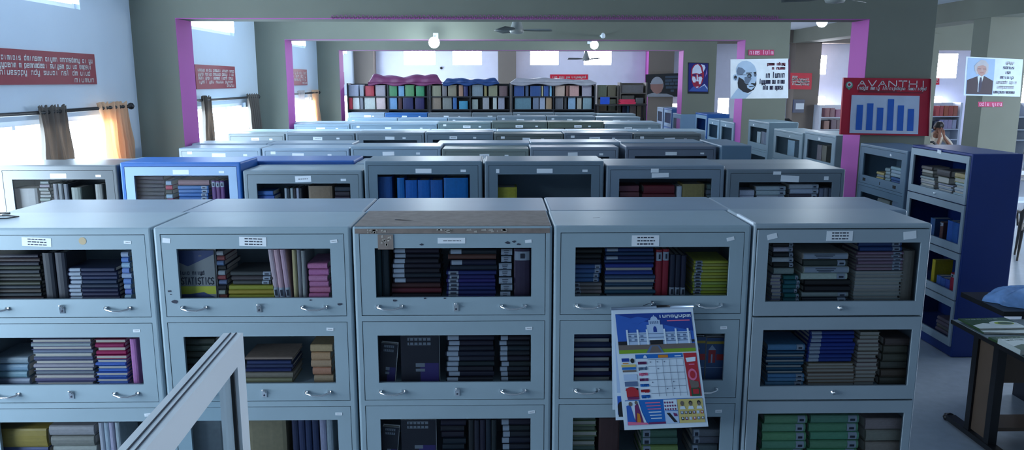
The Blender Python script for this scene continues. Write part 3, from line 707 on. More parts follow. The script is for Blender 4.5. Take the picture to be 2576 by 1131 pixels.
# ================================================================== FAR ROWS
def far_row(D, edges, tops, cols, nm, grp, dz=.0, rearcol=(150,168,182), labs=True, s0=0):
    for k, (a, b) in enumerate(zip(edges, edges[1:])):
        if cols[k] is None: continue
        X0 = unp(a, tops[k], D=D).x+.006; X1 = unp(b, tops[k], D=D).x-.006; H = unp((a+b)/2, tops[k], D=D).z
        rnd = random.Random(s0+k)
        cabinet(X0, X1, D, H, f'{nm}, {ORDF[k]} from left', cols[k], group=grp, handles=0, top_only=True, seed=s0+k,
                lab=[(rnd.uniform(.38,.56), .026, rnd.choice([.12,.14,.10]), .040, rnd.uniform(-.03,.03), rnd.choice([0,1])), (rnd.uniform(.72,.9), .026, .04, .022, 0, 0)] + ([(.02, .05, .05, .03, 0, 0)] if rnd.random() < .5 else []))
C3a = [(150,170,188),(146,166,186),(132,152,168),(112,124,122),(118,130,146),(104,116,132)]
far_row(8.02, [447,657,880,1110,1332,1558], [372,372,368,374,370], C3a, 'pale grey bookcase in third row', 'bookcases of the third row', s0=30)
r = put(1574, 1803, 368, 8.02, 'dark-fronted grey bookcase near right end of third row', (100,110,128), group='bookcases of the third row', handles=0, top_only=True, seed=36, lab=lb2())
rear([520, 700, 905, 1105, 1330, 1545, 1745], 353, 8.46, .45, 'bookcase top behind the third row', H=[1.69,1.69,1.66,1.69,1.70,1.70])
# one bookcase turned side-on at the end
X0 = unp(1815, 367, D=7.98).x; X1 = unp(1892, 367, D=7.98).x
r = empty('bookcase', (X1, 7.98, 0), PI/2); tag(r, 'bookcase turned side-on with plain blue-grey end panel, third row', 'bookcase', 'bookcases of the third row')
m = body_mesh(.9, 1.70, X1-X0, [], []); 
for i in range(4): m.box(.03, .87, -.003, .001, 1.284-i*.414, 1.284+.382-i*.414)
m.build('body', PAINT, r, (92,120,144))
far_row(10.2, [572,717,893,1068,1242,1418,1593,1766], [336,334,333,332,336,334,336], [(130,140,146),(110,124,136),(110,124,136),(104,120,134),(92,100,100),(98,110,124),(96,106,110)], 'grey bookcase in fourth row', 'bookcases of the fourth row', s0=40)
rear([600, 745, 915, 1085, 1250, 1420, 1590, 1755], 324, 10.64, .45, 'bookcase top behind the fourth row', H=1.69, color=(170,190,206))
far_row(12.5, [738,880,1100,1236,1378,1520,1664], [312,311,307,306,306,311], [(130,152,170),(124,146,164),(104,124,130),(88,100,98),(88,98,90),(120,136,146)], 'grey bookcase in fifth row', 'bookcases of the fifth row', s0=50)
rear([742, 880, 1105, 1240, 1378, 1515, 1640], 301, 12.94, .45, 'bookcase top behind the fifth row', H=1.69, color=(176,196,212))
far_row(14.6, [872,1000,1126,1250,1375,1498,1612], [297,297,296,292,292,294], [(140,164,186),(136,160,180),(120,140,156),(120,134,146),(112,128,140),(130,146,158)], 'grey bookcase in sixth row', 'bookcases of the sixth row', s0=60)
far_row(16.0, [874,968,1076,1186,1290,1395,1500,1600], [283,284,284,284,283,284,286], [(120,136,152),(34,88,150),(104,112,120),(108,118,126),(112,124,134),(108,122,134),(136,150,160)], 'grey bookcase in seventh row', 'bookcases of the seventh row', s0=70)

# ---- the line of bookcases along the right side, fronts toward the aisle
XS = 3.91
def side(px_far, px_near, z, label, color, **k):
    Df = unp(px_far, 340, X=XS).y; Dn = unp(px_near, 340, X=XS).y
    Dn = Dn+.012
    r, i = cabinet(0, Df-Dn, 0, z, label, color, rz=-PI/2, origin=(XS, Df, 0), group='bookcases along the right side', **k)
    bpy.context.view_layer.update()
    return r, i, r.matrix_world.copy(), Df
def mapper(r):
    inv = r[2].inverted()
    def f(px, py):
        p = inv @ unp(px, py, X=XS+.05); return p.x, p.z
    return f
rb = side(2297, 2455, 1.765, 'tall royal blue bookcase with grey doors, right of front row', (12,46,118), door=(150,168,182), style='B', handles=2, mx=.02, seed=80, lab=[(.5, .062, .06, .03, .1, 0)])
rg = side(2166, 2289, 1.70, 'blue-grey bookcase beside the royal blue one', (94,120,142), handles=3, seed=81, small=0, lab=[(.72, .028, .03, .02, .4, 0)])
ra = side(2024, 2104, 1.735, 'grey bookcase behind the bar chart pillar, near one', (128,148,162), handles=0, seed=82, lab=[(.5, .028, .06, .03, 0, 1)])
rc = side(1946, 2020, 1.70, 'grey bookcase in middle of right side trio', (128,148,160), handles=0, seed=83, lab=[(.6, .028, .03, .02, 0, 0)])
rd = side(1881, 1934, 1.77, 'dark-sided tall grey bookcase, far one of right side trio', (112,134,148), handles=0, seed=84, lab=[(.2, .028, .05, .02, 0, 0)])
side(1747, 1777, 1.75, 'blue bookcase beyond the second pink-edged pillar', (30,88,160), door=(130,160,186), handles=0, seed=85)
side(1779, 1808, 1.68, 'grey bookcase next to the distant blue one', (136,164,186), handles=0, seed=86, lab=[(.4,.028,.06,.03,0,0)])
side(1810, 1845, 1.68, 'grey bookcase just behind the second pink-edged pillar', (140,164,182), handles=0, seed=87, lab=[(.4,.028,.06,.03,0,0)])
side(1651, 1666, 1.74, 'farthest small bookcase beneath the dark portrait board', (130,150,170), handles=0, seed=88)
side(1668, 1688, 1.74, 'second farthest bookcase with blue side beneath the dark board', (60,100,160), door=(130,156,180), handles=0, seed=89)
side(1690, 1712, 1.66, 'third farthest bookcase beside the third pillar', (110,140,170), handles=0, seed=90)
def sshelf(r, i, nm):
    inf = r[1][i]; return Shelf(nm, inf[2]+inf[6]-.022, D=None, base=r[2], umap=mapper(r), dep=.28)
a = sshelf(rb, 0, 'top door of royal blue bookcase')
for (x0, x1, y0, y1, n, c, nm, ps) in ((2312,2350,444,None,5,(170,180,186),'grey paper bundle','lower left pile'),(2316,2348,418,443,3,(120,114,106),'brown paper bundle','upper left pile'),
    (2353,2394,462,None,5,(160,174,186),'pale paper bundle','lower middle pile'),(2355,2392,426,461,2,(96,92,88),'dark carton','middle pile'),(2397,2436,460,None,5,(184,198,210),'white paper bundle','lower right pile'),(2398,2434,436,459,2,(190,178,126),'cream folder','upper right pile')):
    a.S(x0, x1, y0, y1, n, c, nm, pos=ps, jit=.03, face=['spine','pages'])
a = sshelf(rb, 1, 'second door of royal blue bookcase')
a.V(2384, 2426, 552, 3, (52,100,184), 'bright blue rounded file', pos='at right'); a.V(2340, 2350, 545, 1, (60,90,150), 'slim blue book', pos='left of middle'); a.V(2366, 2372, 555, 1, (90,60,60), 'slim brown book', lab='R', pos='in the middle')
a = sshelf(rb, 2, 'third door of royal blue bookcase')
a.V(2346, 2352, 650, 1, (200,180,40), 'slim yellow book', pos='left'); a.V(2356, 2388, 690, 3, (70,110,190), 'blue book', pos='middle'); a.V(2392, 2404, 683, 1, (190,40,70), 'red book with white top', lab='R', pos='right')
a = sshelf(rb, 3, 'lowest door of royal blue bookcase')
a.S(2352, 2392, 800, None, 4, (120,110,120), 'worn grey-brown volume', pos='stack')
a = sshelf(rg, 0, 'top door of blue-grey side bookcase')
a.S(2202, 2222, 432, None, 3, [(190,170,110),(140,150,160)], 'yellow and grey book', pos='middle stack'); a.S(2224, 2238, 422, None, 4, (140,156,170), 'pale grey book', pos='second stack'); a.S(2240, 2268, 420, 446, 3, (150,170,186), 'pale book', pos='right stack'); a.S(2240, 2268, 447, None, 2, (60,90,140), 'blue book', pos='foot of right stack')
a = sshelf(rg, 1, 'second door of blue-grey side bookcase')
a.S(2204, 2236, 500, None, 3, (110,120,124), 'grey book', pos='left stack'); a.S(2242, 2264, 505, None, 4, (120,140,160), 'pale blue book', pos='right stack')
a = sshelf(rd, 0, 'top door of far trio bookcase'); a.V(1904, 1912, 330, 1, (170,180,186), 'white book', pos='middle'); a.V(1915, 1928, 330, 2, (120,120,140), 'grey-mauve book', pos='right')
a = sshelf(rc, 0, 'top door of middle trio bookcase'); a.V(1982, 1999, 350, 1, (140,165,185), 'pale blue framed certificate', pos='right')
a = sshelf(ra, 0, 'top door of near trio bookcase'); a.V(2056, 2078, 362, 2, (116,110,106), 'brown-grey box', pos='middle')

# ================================================================== OPEN RACKS AT THE BACK
def rack(px0, px1, D, z_top, shelves, label, color, group, dep=.38, mid=True, name='open_shelving_unit', backc=None, post=.03, flank=None):
    X0 = unp(px0, 240, D=D).x; X1 = unp(px1, 240, D=D).x; W = X1-X0
    r = empty(name, (X0, D, 0)); tag(r, label, 'shelving unit', group)
    mb = MB()
    for x in (0, W-post): mb.box(x, x+post, 0, dep, 0, z_top)
    if mid: mb.box(W/2-post/2, W/2+post/2, .002, dep-.002, .01, z_top-.005)
    mb.box(post, W-post, dep-.01, dep, .05, z_top-.01); mb.build('frame', PAINT, r, color)
    for z in shelves:
        mb = MB(); mb.box(post, W-post, .004, dep-.012, z-.025, z); mb.build('shelf', PAINT, r, color)
    return X0, X1, W
class Rk:
    def __init__(s, D, z, nm, grp): s.D = D; s.z = z; s.nm = nm; s.g = grp; s.i = 0
    def b(s, x0, x1, y, col, what, vert=True, n=1, lab=None, face='spine', cat='book', name='book', z0=None):
        D = s.D+.03; X0 = unp(x0, y, D=D).x; X1 = unp(x1, y, D=D).x; zt = min(unp(x0, y, D=D).z, s.z+.255); z = z0 if z0 is not None else s.z+.0006
        for k in range(n):
            s.i += 1
            c = tuple(max(0, min(255, v+random.uniform(-8, 8))) for v in col)
            l = f"{what}, {ORDF[min(s.i-1,13)]} from left, {s.nm}"
            if vert: T = (X1-X0)/n; book((X0+k*T, D+random.uniform(0,.02), z), zt-z, .22, T*.95, c, l, s.g, vert=True, lab=lab, face=face, cat=cat, name=name)
            else: T = (zt-z)/n; book((X0, D, z+k*T), X1-X0, .22, T*.95, c, l, s.g, lab=lab, face=face, cat=cat, name=name)
DR = 17.4; RC = (26,30,40); RG = 'dark open racks at the back'
SH = [.12, .50, .88, 1.16, 1.44, 1.76, 2.05]
SH = [.35, .80, 1.22, 1.745, 2.03]
ZT = 2.315
rack(873, 1078, DR, ZT, SH, 'dark open rack under the crumpled purple cover', RC, RG)
rack(1081, 1284, DR, ZT, SH, 'dark open rack under the dark blue cover', RC, RG)
rack(1287, 1498, DR, ZT, SH, 'dark open rack under the rumpled grey-white cover', RC, RG)
k = Rk(DR, SH[4], 'upper shelf of purple-covered rack', 'books on the back racks')
for q in ((876,902,213,(170,185,200),'pale grey-blue volume'),(904,914,213,(160,175,180),'slim grey volume'),(918,941,216,(170,60,80),'red and blue box'),(944,970,214,(150,146,164),'grey-mauve box'),
          (976,999,213,(70,130,90),'green box'),(1002,1017,216,(110,150,180),'light blue book'),(1019,1042,214,(76,140,96),'green box'),(1046,1068,216,(60,140,92),'bright green box')): k.b(*q)
k = Rk(DR, SH[3], 'lower shelf of purple-covered rack', 'books on the back racks')
for q in ((876,886,244,(220,70,80),'red book'),(887,904,244,(235,238,245),'white box'),(905,913,245,(140,144,148),'grey book'),(916,944,243,(200,200,206),'white rounded carton'),(946,970,241,(206,186,196),'pale pink carton'),
          (975,999,246,(110,160,206),'sky blue box'),(1001,1011,244,(70,50,56),'brown book'),(1013,1040,242,(36,44,88),'navy labelled file'),(1044,1068,242,(34,42,84),'navy file')): k.b(*q)
k = Rk(DR, SH[4], 'upper shelf of blue-covered rack', 'books on the back racks')
for q in ((1086,1110,215,(134,124,116),'tan-grey carton'),(1112,1124,213,(120,110,112),'grey-brown book'),(1127,1149,214,(128,116,112),'brown-grey carton'),(1154,1165,214,(150,110,100),'brown book'),(1166,1178,217,(44,54,96),'navy file'),
          (1187,1216,213,(120,134,140),'wide grey carton'),(1218,1225,213,(140,120,86),'ochre book'),(1229,1252,215,(124,122,112),'grey carton'),(1256,1278,216,(112,86,90),'maroon-brown carton')): k.b(*q)
k = Rk(DR, SH[3], 'lower shelf of blue-covered rack', 'books on the back racks')
for q in ((1086,1110,243,(136,124,114),'tan carton'),(1113,1137,241,(128,124,124),'grey carton'),(1139,1149,243,(60,100,160),'blue book'),(1155,1178,254,(60,140,180),'turquoise box'),
          (1187,1203,250,(140,148,160),'pale grey box'),(1214,1231,244,(150,154,170),'pale lavender box'),(1240,1250,244,(180,186,196),'white book'),(1253,1270,243,(150,156,168),'pale grey box')): k.b(*q)
k = Rk(DR, SH[4], 'upper shelf of grey-covered rack', 'books on the back racks')
for q in ((1293,1320,216,(40,76,130),'blue volume'),(1322,1330,216,(50,80,120),'slate volume'),(1334,1362,216,(44,76,136),'blue file'),(1363,1366,216,(190,180,150),'slim cream book'),(1368,1381,216,(46,80,140),'blue book'),(1383,1389,216,(120,170,210),'light blue book'),
          (1397,1422,215,(176,144,136),'salmon carton'),(1424,1431,215,(120,70,76),'maroon book'),(1433,1458,215,(180,146,136),'salmon carton'),(1465,1490,215,(150,148,164),'mauve-grey carton')): k.b(*q)
k = Rk(DR, SH[3], 'lower shelf of grey-covered rack', 'books on the back racks')
for q in ((1295,1338,244,(96,120,136),'wide slate carton'),(1341,1356,244,(96,120,134),'slate carton'),(1358,1372,243,(150,166,186),'pale blue book'),(1374,1389,243,(150,130,110),'tan book'),
          (1397,1418,245,(90,96,110),'grey labelled book'),(1420,1426,243,(40,44,54),'black book'),(1430,1449,242,(130,160,186),'light blue book'),(1452,1464,246,(150,150,140),'striped book'),(1467,1490,242,(120,146,170),'grey-blue book')): k.b(*q)
# covers lying over the racks
def cover(px0, px1, D, z, hgt, label, color, seed, name='dust_cover', dep=.46, slope=0):
    X0 = unp(px0, 205, D=D).x; X1 = unp(px1, 205, D=D).x; rnd = random.Random(seed); ph = [rnd.uniform(0, 6) for _ in range(6)]
    mb = MB()
    def f(u, v):
        e = min(1, u*14, (1-u)*14)
        prof = math.sin(min(1, v*5)*PI/2) if v < .2 else 1-max(0, (v-.85))*2
        h = hgt*e*prof*(.75+.12*math.sin(u*9+ph[0])+.10*math.sin(u*23+ph[1]+v*3))*(1-slope*u)
        return (X0+(X1-X0)*u, D-.04+dep*v+.012*math.sin(u*31+ph[2]), z+.012+h)
    mb.grid(f, 60, 10)
    mb.grid(lambda u, v: (X0+(X1-X0)*u, D-.041-.01*math.sin(v*PI), z+.012-.05*v*(1+.5*math.sin(u*17+ph[3]))), 60, 3)
    o = mb.build(name, COVER, None, color); sm = o.modifiers.new('thick', 'SOLIDIFY'); sm.thickness = .004
    return tag(o, label, 'cover')
cover(926, 1112, DR, ZT, .20, 'crumpled purple plastic cover over the left back rack', (114,52,96), 1)
cover(1114, 1256, DR, ZT, .11, 'dark blue cover on top of the middle back rack', (28,62,120), 2)
cover(1284, 1500, DR, ZT, .14, 'rumpled grey-white sheet over the right dark rack', (150,150,162), 5, slope=.5)
# brownish rack with cartons on the right
GB = (104,100,94); DR2 = 17.75
rack(1502, 1556, DR2, 2.27, [.5, 1.0, 1.55, 1.70, 2.02][:4]+[2.02], 'grey-brown open rack of cartons, left half', GB, 'brown racks right of the dark ones', mid=False)
rack(1559, 1628, DR2, 2.33, [.5, 1.0, 1.55, 1.86, 2.10], 'grey-brown open rack with pink bundle on it', GB, 'brown racks right of the dark ones', mid=False)
k = Rk(DR2, 2.02, 'top shelf of left brown rack', 'cartons on the brown racks')
k.b(1505, 1528, 209, (116,112,98), 'olive-grey carton', cat='box', name='carton'); k.b(1530, 1551, 209, (118,112,98), 'olive-grey carton', cat='box', name='carton')
k = Rk(DR2, 1.70, 'middle shelf of left brown rack', 'cartons on the brown racks')
k.b(1505, 1528, 238, (116,112,98), 'olive-grey carton', cat='box', name='carton'); k.b(1531, 1551, 238, (108,104,92), 'brown carton', cat='box', name='carton')
k = Rk(DR2, 1.55, 'low shelf of left brown rack', 'cartons on the brown racks')
k = Rk(DR2, 2.10, 'top shelf of right brown rack', 'cartons on the brown racks')
k.b(1563, 1622, 214, (120,120,122), 'wide grey carton', cat='box', name='carton')
k = Rk(DR2, 1.86, 'middle shelf of right brown rack', 'cartons on the brown racks')
k.b(1564, 1598, 240, (96,86,82), 'brown carton', cat='box', name='carton'); k.b(1600, 1620, 246, (110,110,124), 'grey plastic-wrapped carton', cat='box', name='carton')
k = Rk(DR2, 1.55, 'low shelf of right brown rack', 'cartons on the brown racks')
k.b(1566, 1576, 263, (40,44,84), 'navy file'); k.b(1577, 1584, 263, (60,90,130), 'blue file'); k.b(1585, 1602, 264, (126,116,106), 'tan-grey carton', cat='box', name='carton'); k.b(1603, 1622, 264, (128,118,108), 'tan-grey carton', cat='box', name='carton')
# small table-height rack in front of them, holding the pink bundle and the bright blue folder
X0 = unp(1500, 262, D=17.3).x; X1 = unp(1628, 262, D=17.3).x
zt = unp(1560, 262, D=17.3).z
r = empty('display_table', (X0, 17.3, 0)); tag(r, 'dark narrow table holding a pink bundle before the brown racks', 'table')
mb = MB(); mb.box(0, X1-X0, 0, .40, zt-.03, zt); mb.build('tabletop', PAINT, r, (50,48,50))
for lx in (.02, X1-X0-.06):
    for ly in (.02, .34):
        mb = MB(); mb.box(lx, lx+.04, ly, ly+.04, 0, zt-.03); mb.build('leg', PAINT, r, (50,48,50))
xa = unp(1558, 256, D=17.4).x; xb = unp(1600, 256, D=17.4).x
mb = MB()
for i in range(4): mb.box(xa+.02*(i % 2), xb-.015*((i+1) % 2)-.01*i, 17.36, 17.6, zt+.0005+.026*i, zt+.0005+.026*i+.023)
tag(mb.build('paper_bundle', COVER, None, (210,48,86)), 'pink-red bundle of papers on the dark table', 'bundle')
xa = unp(1511, 262, D=17.35).x; xb = unp(1533, 262, D=17.35).x
mb = MB(); mb.box(xa, xb, 17.33, 17.36, zt+.0005, zt+.155); mb.box(xa-.01, xa, 17.33, 17.37, zt+.0005, zt+.155)
tag(mb.build('folder', COVER, None, (24,76,190)), 'bright blue folder standing on the dark table', 'folder')

# white racks against the far right wall
def wrack(px0, px1, D, zt, zs, label, col, books, nm):
    X0, X1, W = rack(px0, px1, D, zt, zs, label, col, 'white racks by the far wall', mid=False, post=.06)
    for (zi, a_, b_, h, c, what) in books:
        D_ = D+.03
        k = Rk(D, zs[zi], nm+' shelf %s' % ['two', 'three', 'four', 'five'][zi] if 0 else nm, 'books on the white racks')
        k.i = int((a_-px0)/8)
        xa = unp(a_, 300, D=D_).x; xb = unp(b_, 300, D=D_).x
        n = max(1, int(round((xb-xa)/.12)))
        for j in range(n):
            T = (xb-xa)/n; cc = tuple(v+random.uniform(-10, 10) for v in c)
            book((xa+j*T, D_, zs[zi]+.0006), h, .2, T*.95, cc, f"{what} {ORDF[j]} from left, {['lowest','second','third','top'][zi]} shelf of {nm}", 'books on the white racks', vert=True)
wrack(2064, 2160, 20.6, 1.74, [.45, .82, 1.10, 1.42], 'white open rack left of the bar chart board', (190,196,210), [(3,2074,2100,.24,(150,96,104),'reddish file'),(3,2102,2128,.2,(160,120,130),'pink file'),(2,2074,2088,.22,(150,110,110),'brown file'),(2,2092,2120,.25,(120,110,120),'grey-brown file')], 'left white rack')
wrack(2346, 2425, 20.75, 1.80, [.45, .82, 1.10, 1.44], 'white and blue open rack behind the seated reader', (196,206,222), [(3,2352,2372,.27,(190,90,90),'red file'),(3,2373,2408,.27,(170,96,80),'orange-brown file'),(2,2352,2362,.2,(90,90,110),'dark file'),(2,2364,2408,.24,(150,156,186),'lavender file')], 'right white rack')
wrack(2545, 2600, 19.5, 1.82, [.5, .9, 1.16, 1.48], 'white rack at right edge behind the olive pillar', (206,214,226), [(3,2551,2562,.22,(70,120,170),'blue file'),(2,2551,2562,.2,(70,110,160),'blue file')], 'right-edge white rack')
mb = MB(); xa = unp(2336, 320, D=20.7).x; mb.box(xa, xa+.05, 20.65, 21.1, 0, 1.8); tag(mb.build('upright_board', COVER, None, (40,110,200)), 'bright blue upright panel beside the white rack', 'panel')

# ================================================================== CURTAINS, RODS
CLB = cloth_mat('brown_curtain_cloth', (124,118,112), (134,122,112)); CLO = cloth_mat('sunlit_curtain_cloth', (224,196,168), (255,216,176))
def rod(n, d0, d1, z, label, ball=True):
    r = empty('curtain_rod', (LW+.09, d0, z)); tag(r, label, 'curtain rod')
    mb = MB(); mb.tube([(0, 0, 0), (0, (d1-d0)/2, -.006), (0, d1-d0, 0)], .017, 10); mb.build('pole', BLACK, r)
    for y in (.0, d1-d0):
        mb = MB(); mb.lathe([(0,-.035),(.022,-.028),(.034,0),(.022,.028),(0,.035)], (0, y, 0), 14); mb.build('finial', BLACK, r)
    for y in (.12, d1-d0-.12):
        mb = MB(); mb.tube([(0, y, -.005), (-.088, y, -.02)], .01, 8); mb.build('bracket', BLACK, r)
def curtain(d0, d1, zt, zb, ct, label, m, wtop=None, bot=None, folds=7, seed=0):
    rnd = random.Random(seed); bot = bot or (d0, d1); mb = MB(); ph = rnd.uniform(0, 6)
    def f(u, v):
        a = d0+(bot[0]-d0)*v; b = d1+(bot[1]-d1)*v
        pinch = 1-.10*math.sin(min(1, v*3)*PI)
        mid = (a+b)/2; y = mid+(a+(b-a)*u-mid)*pinch
        amp = .030*(.4+.8*v)
        return (LW+.10+amp*math.sin(u*folds*2*PI+ph+.8*math.sin(v*5))+.012*math.sin(u*31+v*7), y, zt+.045-(zt+.045-zb)*v+(.012*math.sin(u*folds*2*PI) if v == 0 else 0))
    mb.grid(f, 70, 24)
    o = mb.build('curtain', m); sm = o.modifiers.new('thick', 'SOLIDIFY'); sm.thickness = .004
    return tag(o, label, 'curtain', 'window curtains')
rod(1, 4.6, 8.05, 2.105, 'black curtain rod above the nearest side window')
rod(2, 9.15, 12.30, 2.12, 'black curtain rod above the second side window')
rod(3, 13.4, 16.45, 2.13, 'black curtain rod above the third side window')
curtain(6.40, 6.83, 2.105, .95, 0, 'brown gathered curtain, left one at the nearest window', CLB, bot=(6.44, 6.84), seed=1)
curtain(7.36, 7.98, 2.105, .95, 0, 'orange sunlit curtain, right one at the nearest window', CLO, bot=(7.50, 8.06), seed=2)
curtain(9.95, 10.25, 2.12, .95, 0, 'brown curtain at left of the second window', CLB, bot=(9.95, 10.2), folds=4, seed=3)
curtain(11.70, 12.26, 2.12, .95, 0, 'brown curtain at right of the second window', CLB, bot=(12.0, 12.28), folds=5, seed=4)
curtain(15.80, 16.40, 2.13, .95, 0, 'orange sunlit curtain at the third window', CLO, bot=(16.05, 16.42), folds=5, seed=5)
curtain(14.7, 15.2, 2.13, 1.6, 0, 'short bunched white curtain at the third window', cloth_mat('white_cloth', (210,200,200), (240,230,225)), folds=5, seed=6)

# ================================================================== POSTERS AND SIGNS
rnd = random.Random(11)
def banner(d0, d1, z0, z1, rows, label, seed, cat='banner', tilt=0., m=RED, attr=True, x=LW+.012):
    rnd = random.Random(seed)
    mb, P = board((x, d0, z1), (x, d1, z1-tilt), (x, d1, z0), (x, d0, z0))
    asp = (d1-d0)/(z1-z0); n = len(rows); h = .58/(n+(1 if attr else 0))
    for i, wds in enumerate(rows):
        v = .86-(i+.75)*(.80/(n+.9))
        text(mb, P, gib(wds, rnd), .05, .97-.02*i, v, h, .028, 1, .002, asp, sl=.1)
    if attr: text(mb, P, gib([6], rnd), .74, .97, .08, h, .028, 1, .002, asp, sl=.1)
    return tag(mb.build('wall_banner', [m, GREYTXT]), label, cat)
banner(6.04, 7.57, 2.325, 2.605, [[8,7,5,9,2,2],[6,1,9,6,2,2,6],[8,3,5,3,2,4]], 'large crimson quote banner above the nearest window', 1)
mb = MB(); mb.tube([(LW+.012, 5.99, 2.66), (LW+.012, 6.0, 2.31)], .006, 6); tag(mb.build('banner_cord', INK), 'thin dark cord at left edge of large crimson banner', 'cord')
banner(10.03, 11.53, 2.255, 2.565, [[5,4,6,5,4],[4,5,6,5,4],[4,5,5,5,4],[5,3,5,5]], 'crimson quote banner above the second side window', 2)
banner(14.2, 15.82, 2.28, 2.585, [[5,4,6,4],[8,4],[5,8,4]], 'crimson quote banner above the third side window', 3)
banner(18.2, 19.6, 2.28, 2.58, [[5,4,6,4],[8,4]], 'distant crimson banner in the farthest side bay', 4, attr=False)
def xboard(TLp, TRp, BRp, BLp, D, th=.006): return board(*[unp(*p, D=D) for p in (TLp, TRp, BRp, BLp)], th=th)
def backbanner(x0, x1, y0, y1, label, seed, rows=[[4,3,5,6]]):
    mb, P = xboard((x0,y0),(x1,y0),(x1,y1),(x0,y1), BACK-.012); r_ = random.Random(seed)
    asp = (x1-x0)/(y1-y0)
    for i, w_ in enumerate(rows): text(mb, P, gib(w_, r_), .06, .94, .62-.0*i-i*.32 if len(rows) > 1 else .35, .4/len(rows)+.05, .05, 1, .003, asp)
    return tag(mb.build('wall_banner', [RED2, GREYTXT]), label, 'banner')
mb, P = xboard((1384,187),(1479,187),(1479,200),(1384,200), BACK-.012)
text(mb, P, gib([3,3,2,8], random.Random(5)), .05, .95, .3, .42, .07, 1, .003, 7); tag(mb.build('wall_banner', [RED2, GREYTXT]), 'long red banner on back wall above the grey-covered rack', 'banner')
mb, P = xboard((1400,201),(1477,201),(1477,208),(1400,208), BACK-.012); text(mb, P, gib([3,6], random.Random(6)), .5, .95, .2, .5, .1, 1, .003, 9); tag(mb.build('paper_strip', [WHITE, RED]), 'white paper strip under the long red banner', 'notice')
backbanner(2040, 2053, 187, 212, 'small red banner right of the distant square pillar', 7, [[2],[2]])
backbanner(2340, 2363, 195, 213, 'small red banner on far wall right of the bar chart board', 8, [[3],[3]])
# portraits
SK = [mat('cover_white', (226,232,240)), mat('tone_light', (168,190,216)), mat('tone_mid', (96,112,136)), mat('tone_dark', (24,28,40)), mat('letter_maroon', (110,24,60)), mat('letter_indigo', (36,34,70))]
mb, P = xboard((1838,149),(1983,147),(1983,247),(1838,248), 12.5935)
asp = 145/99
fill(mb, P, [(0,0),(0,.02),(.10,.22),(.16,.30),(.30,.12),(.38,.18),(.26,.0)], 1, .0005)
fill(mb, P, [(.10,.62),(.09,.76),(.13,.88),(.20,.95),(.28,.96),(.35,.92),(.41,.84),(.445,.72),(.45,.58),(.445,.40),(.42,.30),(.36,.2),(.30,.15),(.22,.18),(.15,.30),(.12,.45)], 1, .001)
fill(mb, P, [(.13,.80),(.20,.78),(.26,.70),(.20,.60),(.11,.62),(.10,.70)], 2, .0015)
fill(mb, P, [(.14,.55),(.22,.48),(.26,.38),(.34,.34),(.42,.38),(.44,.46),(.447,.36),(.40,.22),(.30,.14),(.22,.17),(.13,.28),(.12,.40)], 3, .0015)
fill(mb, P, [(.24,.54),(.34,.58),(.36,.50),(.30,.36),(.24,.40)], 2, .002)
fill(mb, P, [(.28,.34),(.38,.36),(.42,.30),(.36,.22),(.29,.27)], 1, .0022); fill(mb, P, [(.31,.31),(.40,.32),(.40,.30),(.33,.29)], 3, .0026)
fill(mb, P, [(.385,.56),(.40,.44),(.42,.40),(.40,.37),(.355,.40),(.365,.50)], 1, .0028)
fill(mb, P, [(.345,.37),(.36,.395),(.44,.385),(.445,.35),(.40,.345)], 3, .003)
for cu, cv in ((.325,.58),(.425,.61)):
    e = ell(cu, cv, .038 if cu < .4 else .022, .055, 14); fill(mb, P, e, 3, .003); fill(mb, P, ell(cu-.004, cv-.012, .024 if cu < .4 else .012, .03, 12), 2, .0034)
fill(mb, P, [(.27,.66),(.37,.66),(.37,.64),(.27,.63)], 3, .003); fill(mb, P, [(.395,.67),(.446,.68),(.446,.66),(.395,.65)], 3, .003)
seg(mb, P, (.12,.60), (.29,.60), .012, 3, .0032, asp)
fill(mb, P, ell(.085, .54, .042, .085, 16), 1, .0016); fill(mb, P, ell(.083, .54, .026, .05, 12), 3, .002); fill(mb, P, ell(.085, .50, .016, .03, 10), 2, .0024)
r_ = random.Random(21)
text(mb, P, gib([4,5], r_), .64, .95, .84, .06, .022, 4, .002, asp); text(mb, P, gib([1,4], r_), .72, .95, .735, .055, .022, 4, .002, asp)
text(mb, P, 'in lunin', .60, .94, .53, .13, .022, 5, .002, asp, sl=.1); text(mb, P, gib([6,2,4], r_), .50, .94, .38, .11, .020, 5, .002, asp, sl=.1); text(mb, P, gib([3,2,5], r_), .56, .92, .23, .11, .020, 5, .002, asp, sl=.1)
tag(mb.build('portrait_poster', SK), 'pale blue poster of a bald man in round glasses with a quotation', 'poster')
mb, P = xboard((1984,149),(1988.5,149),(1988.5,224),(1984,224), 12.59); tag(mb.build('poster_edge_strip', [mat('plum_vinyl', (92,14,60))]), 'narrow plum strip at right edge of the bald man poster', 'strip')
def smallsign(x0, x1, y0, y1, D, label, seed):
    mb, P = xboard((x0,y0),(x1,y0),(x1,y1),(x0,y1), D); text(mb, P, gib([4,4], random.Random(seed)), .04, .98, .2, .75, .09, 1, .003, (x1-x0)/(y1-y0))
    tag(mb.build('name_sign', [mat('magenta_vinyl', (178,26,92)), mat('pink_lettering', (246,190,226))]), label, 'sign')
smallsign(1883, 1947, 125, 139, 12.585, 'small magenta name sign above the bald man poster', 31)
smallsign(2461, 2522, 256, 268, 12.585, 'small magenta name sign under the suited man poster', 32)
mb, P = xboard((1987,183),(2043,184),(2041,225),(1986,224), 20.985); r_ = random.Random(41)
for i, (a_, b_) in enumerate(((.12,.36),(.1,.9),(.1,.9),(.1,.9))): text(mb, P, gib([int((b_-a_)*14)], r_), a_, b_, .72-.15*i, .12, .035, 1, .004, 1.35)
tag(mb.build('wall_poster', [RED2, GREYTXT]), 'bright red text poster on the distant square pillar', 'poster')
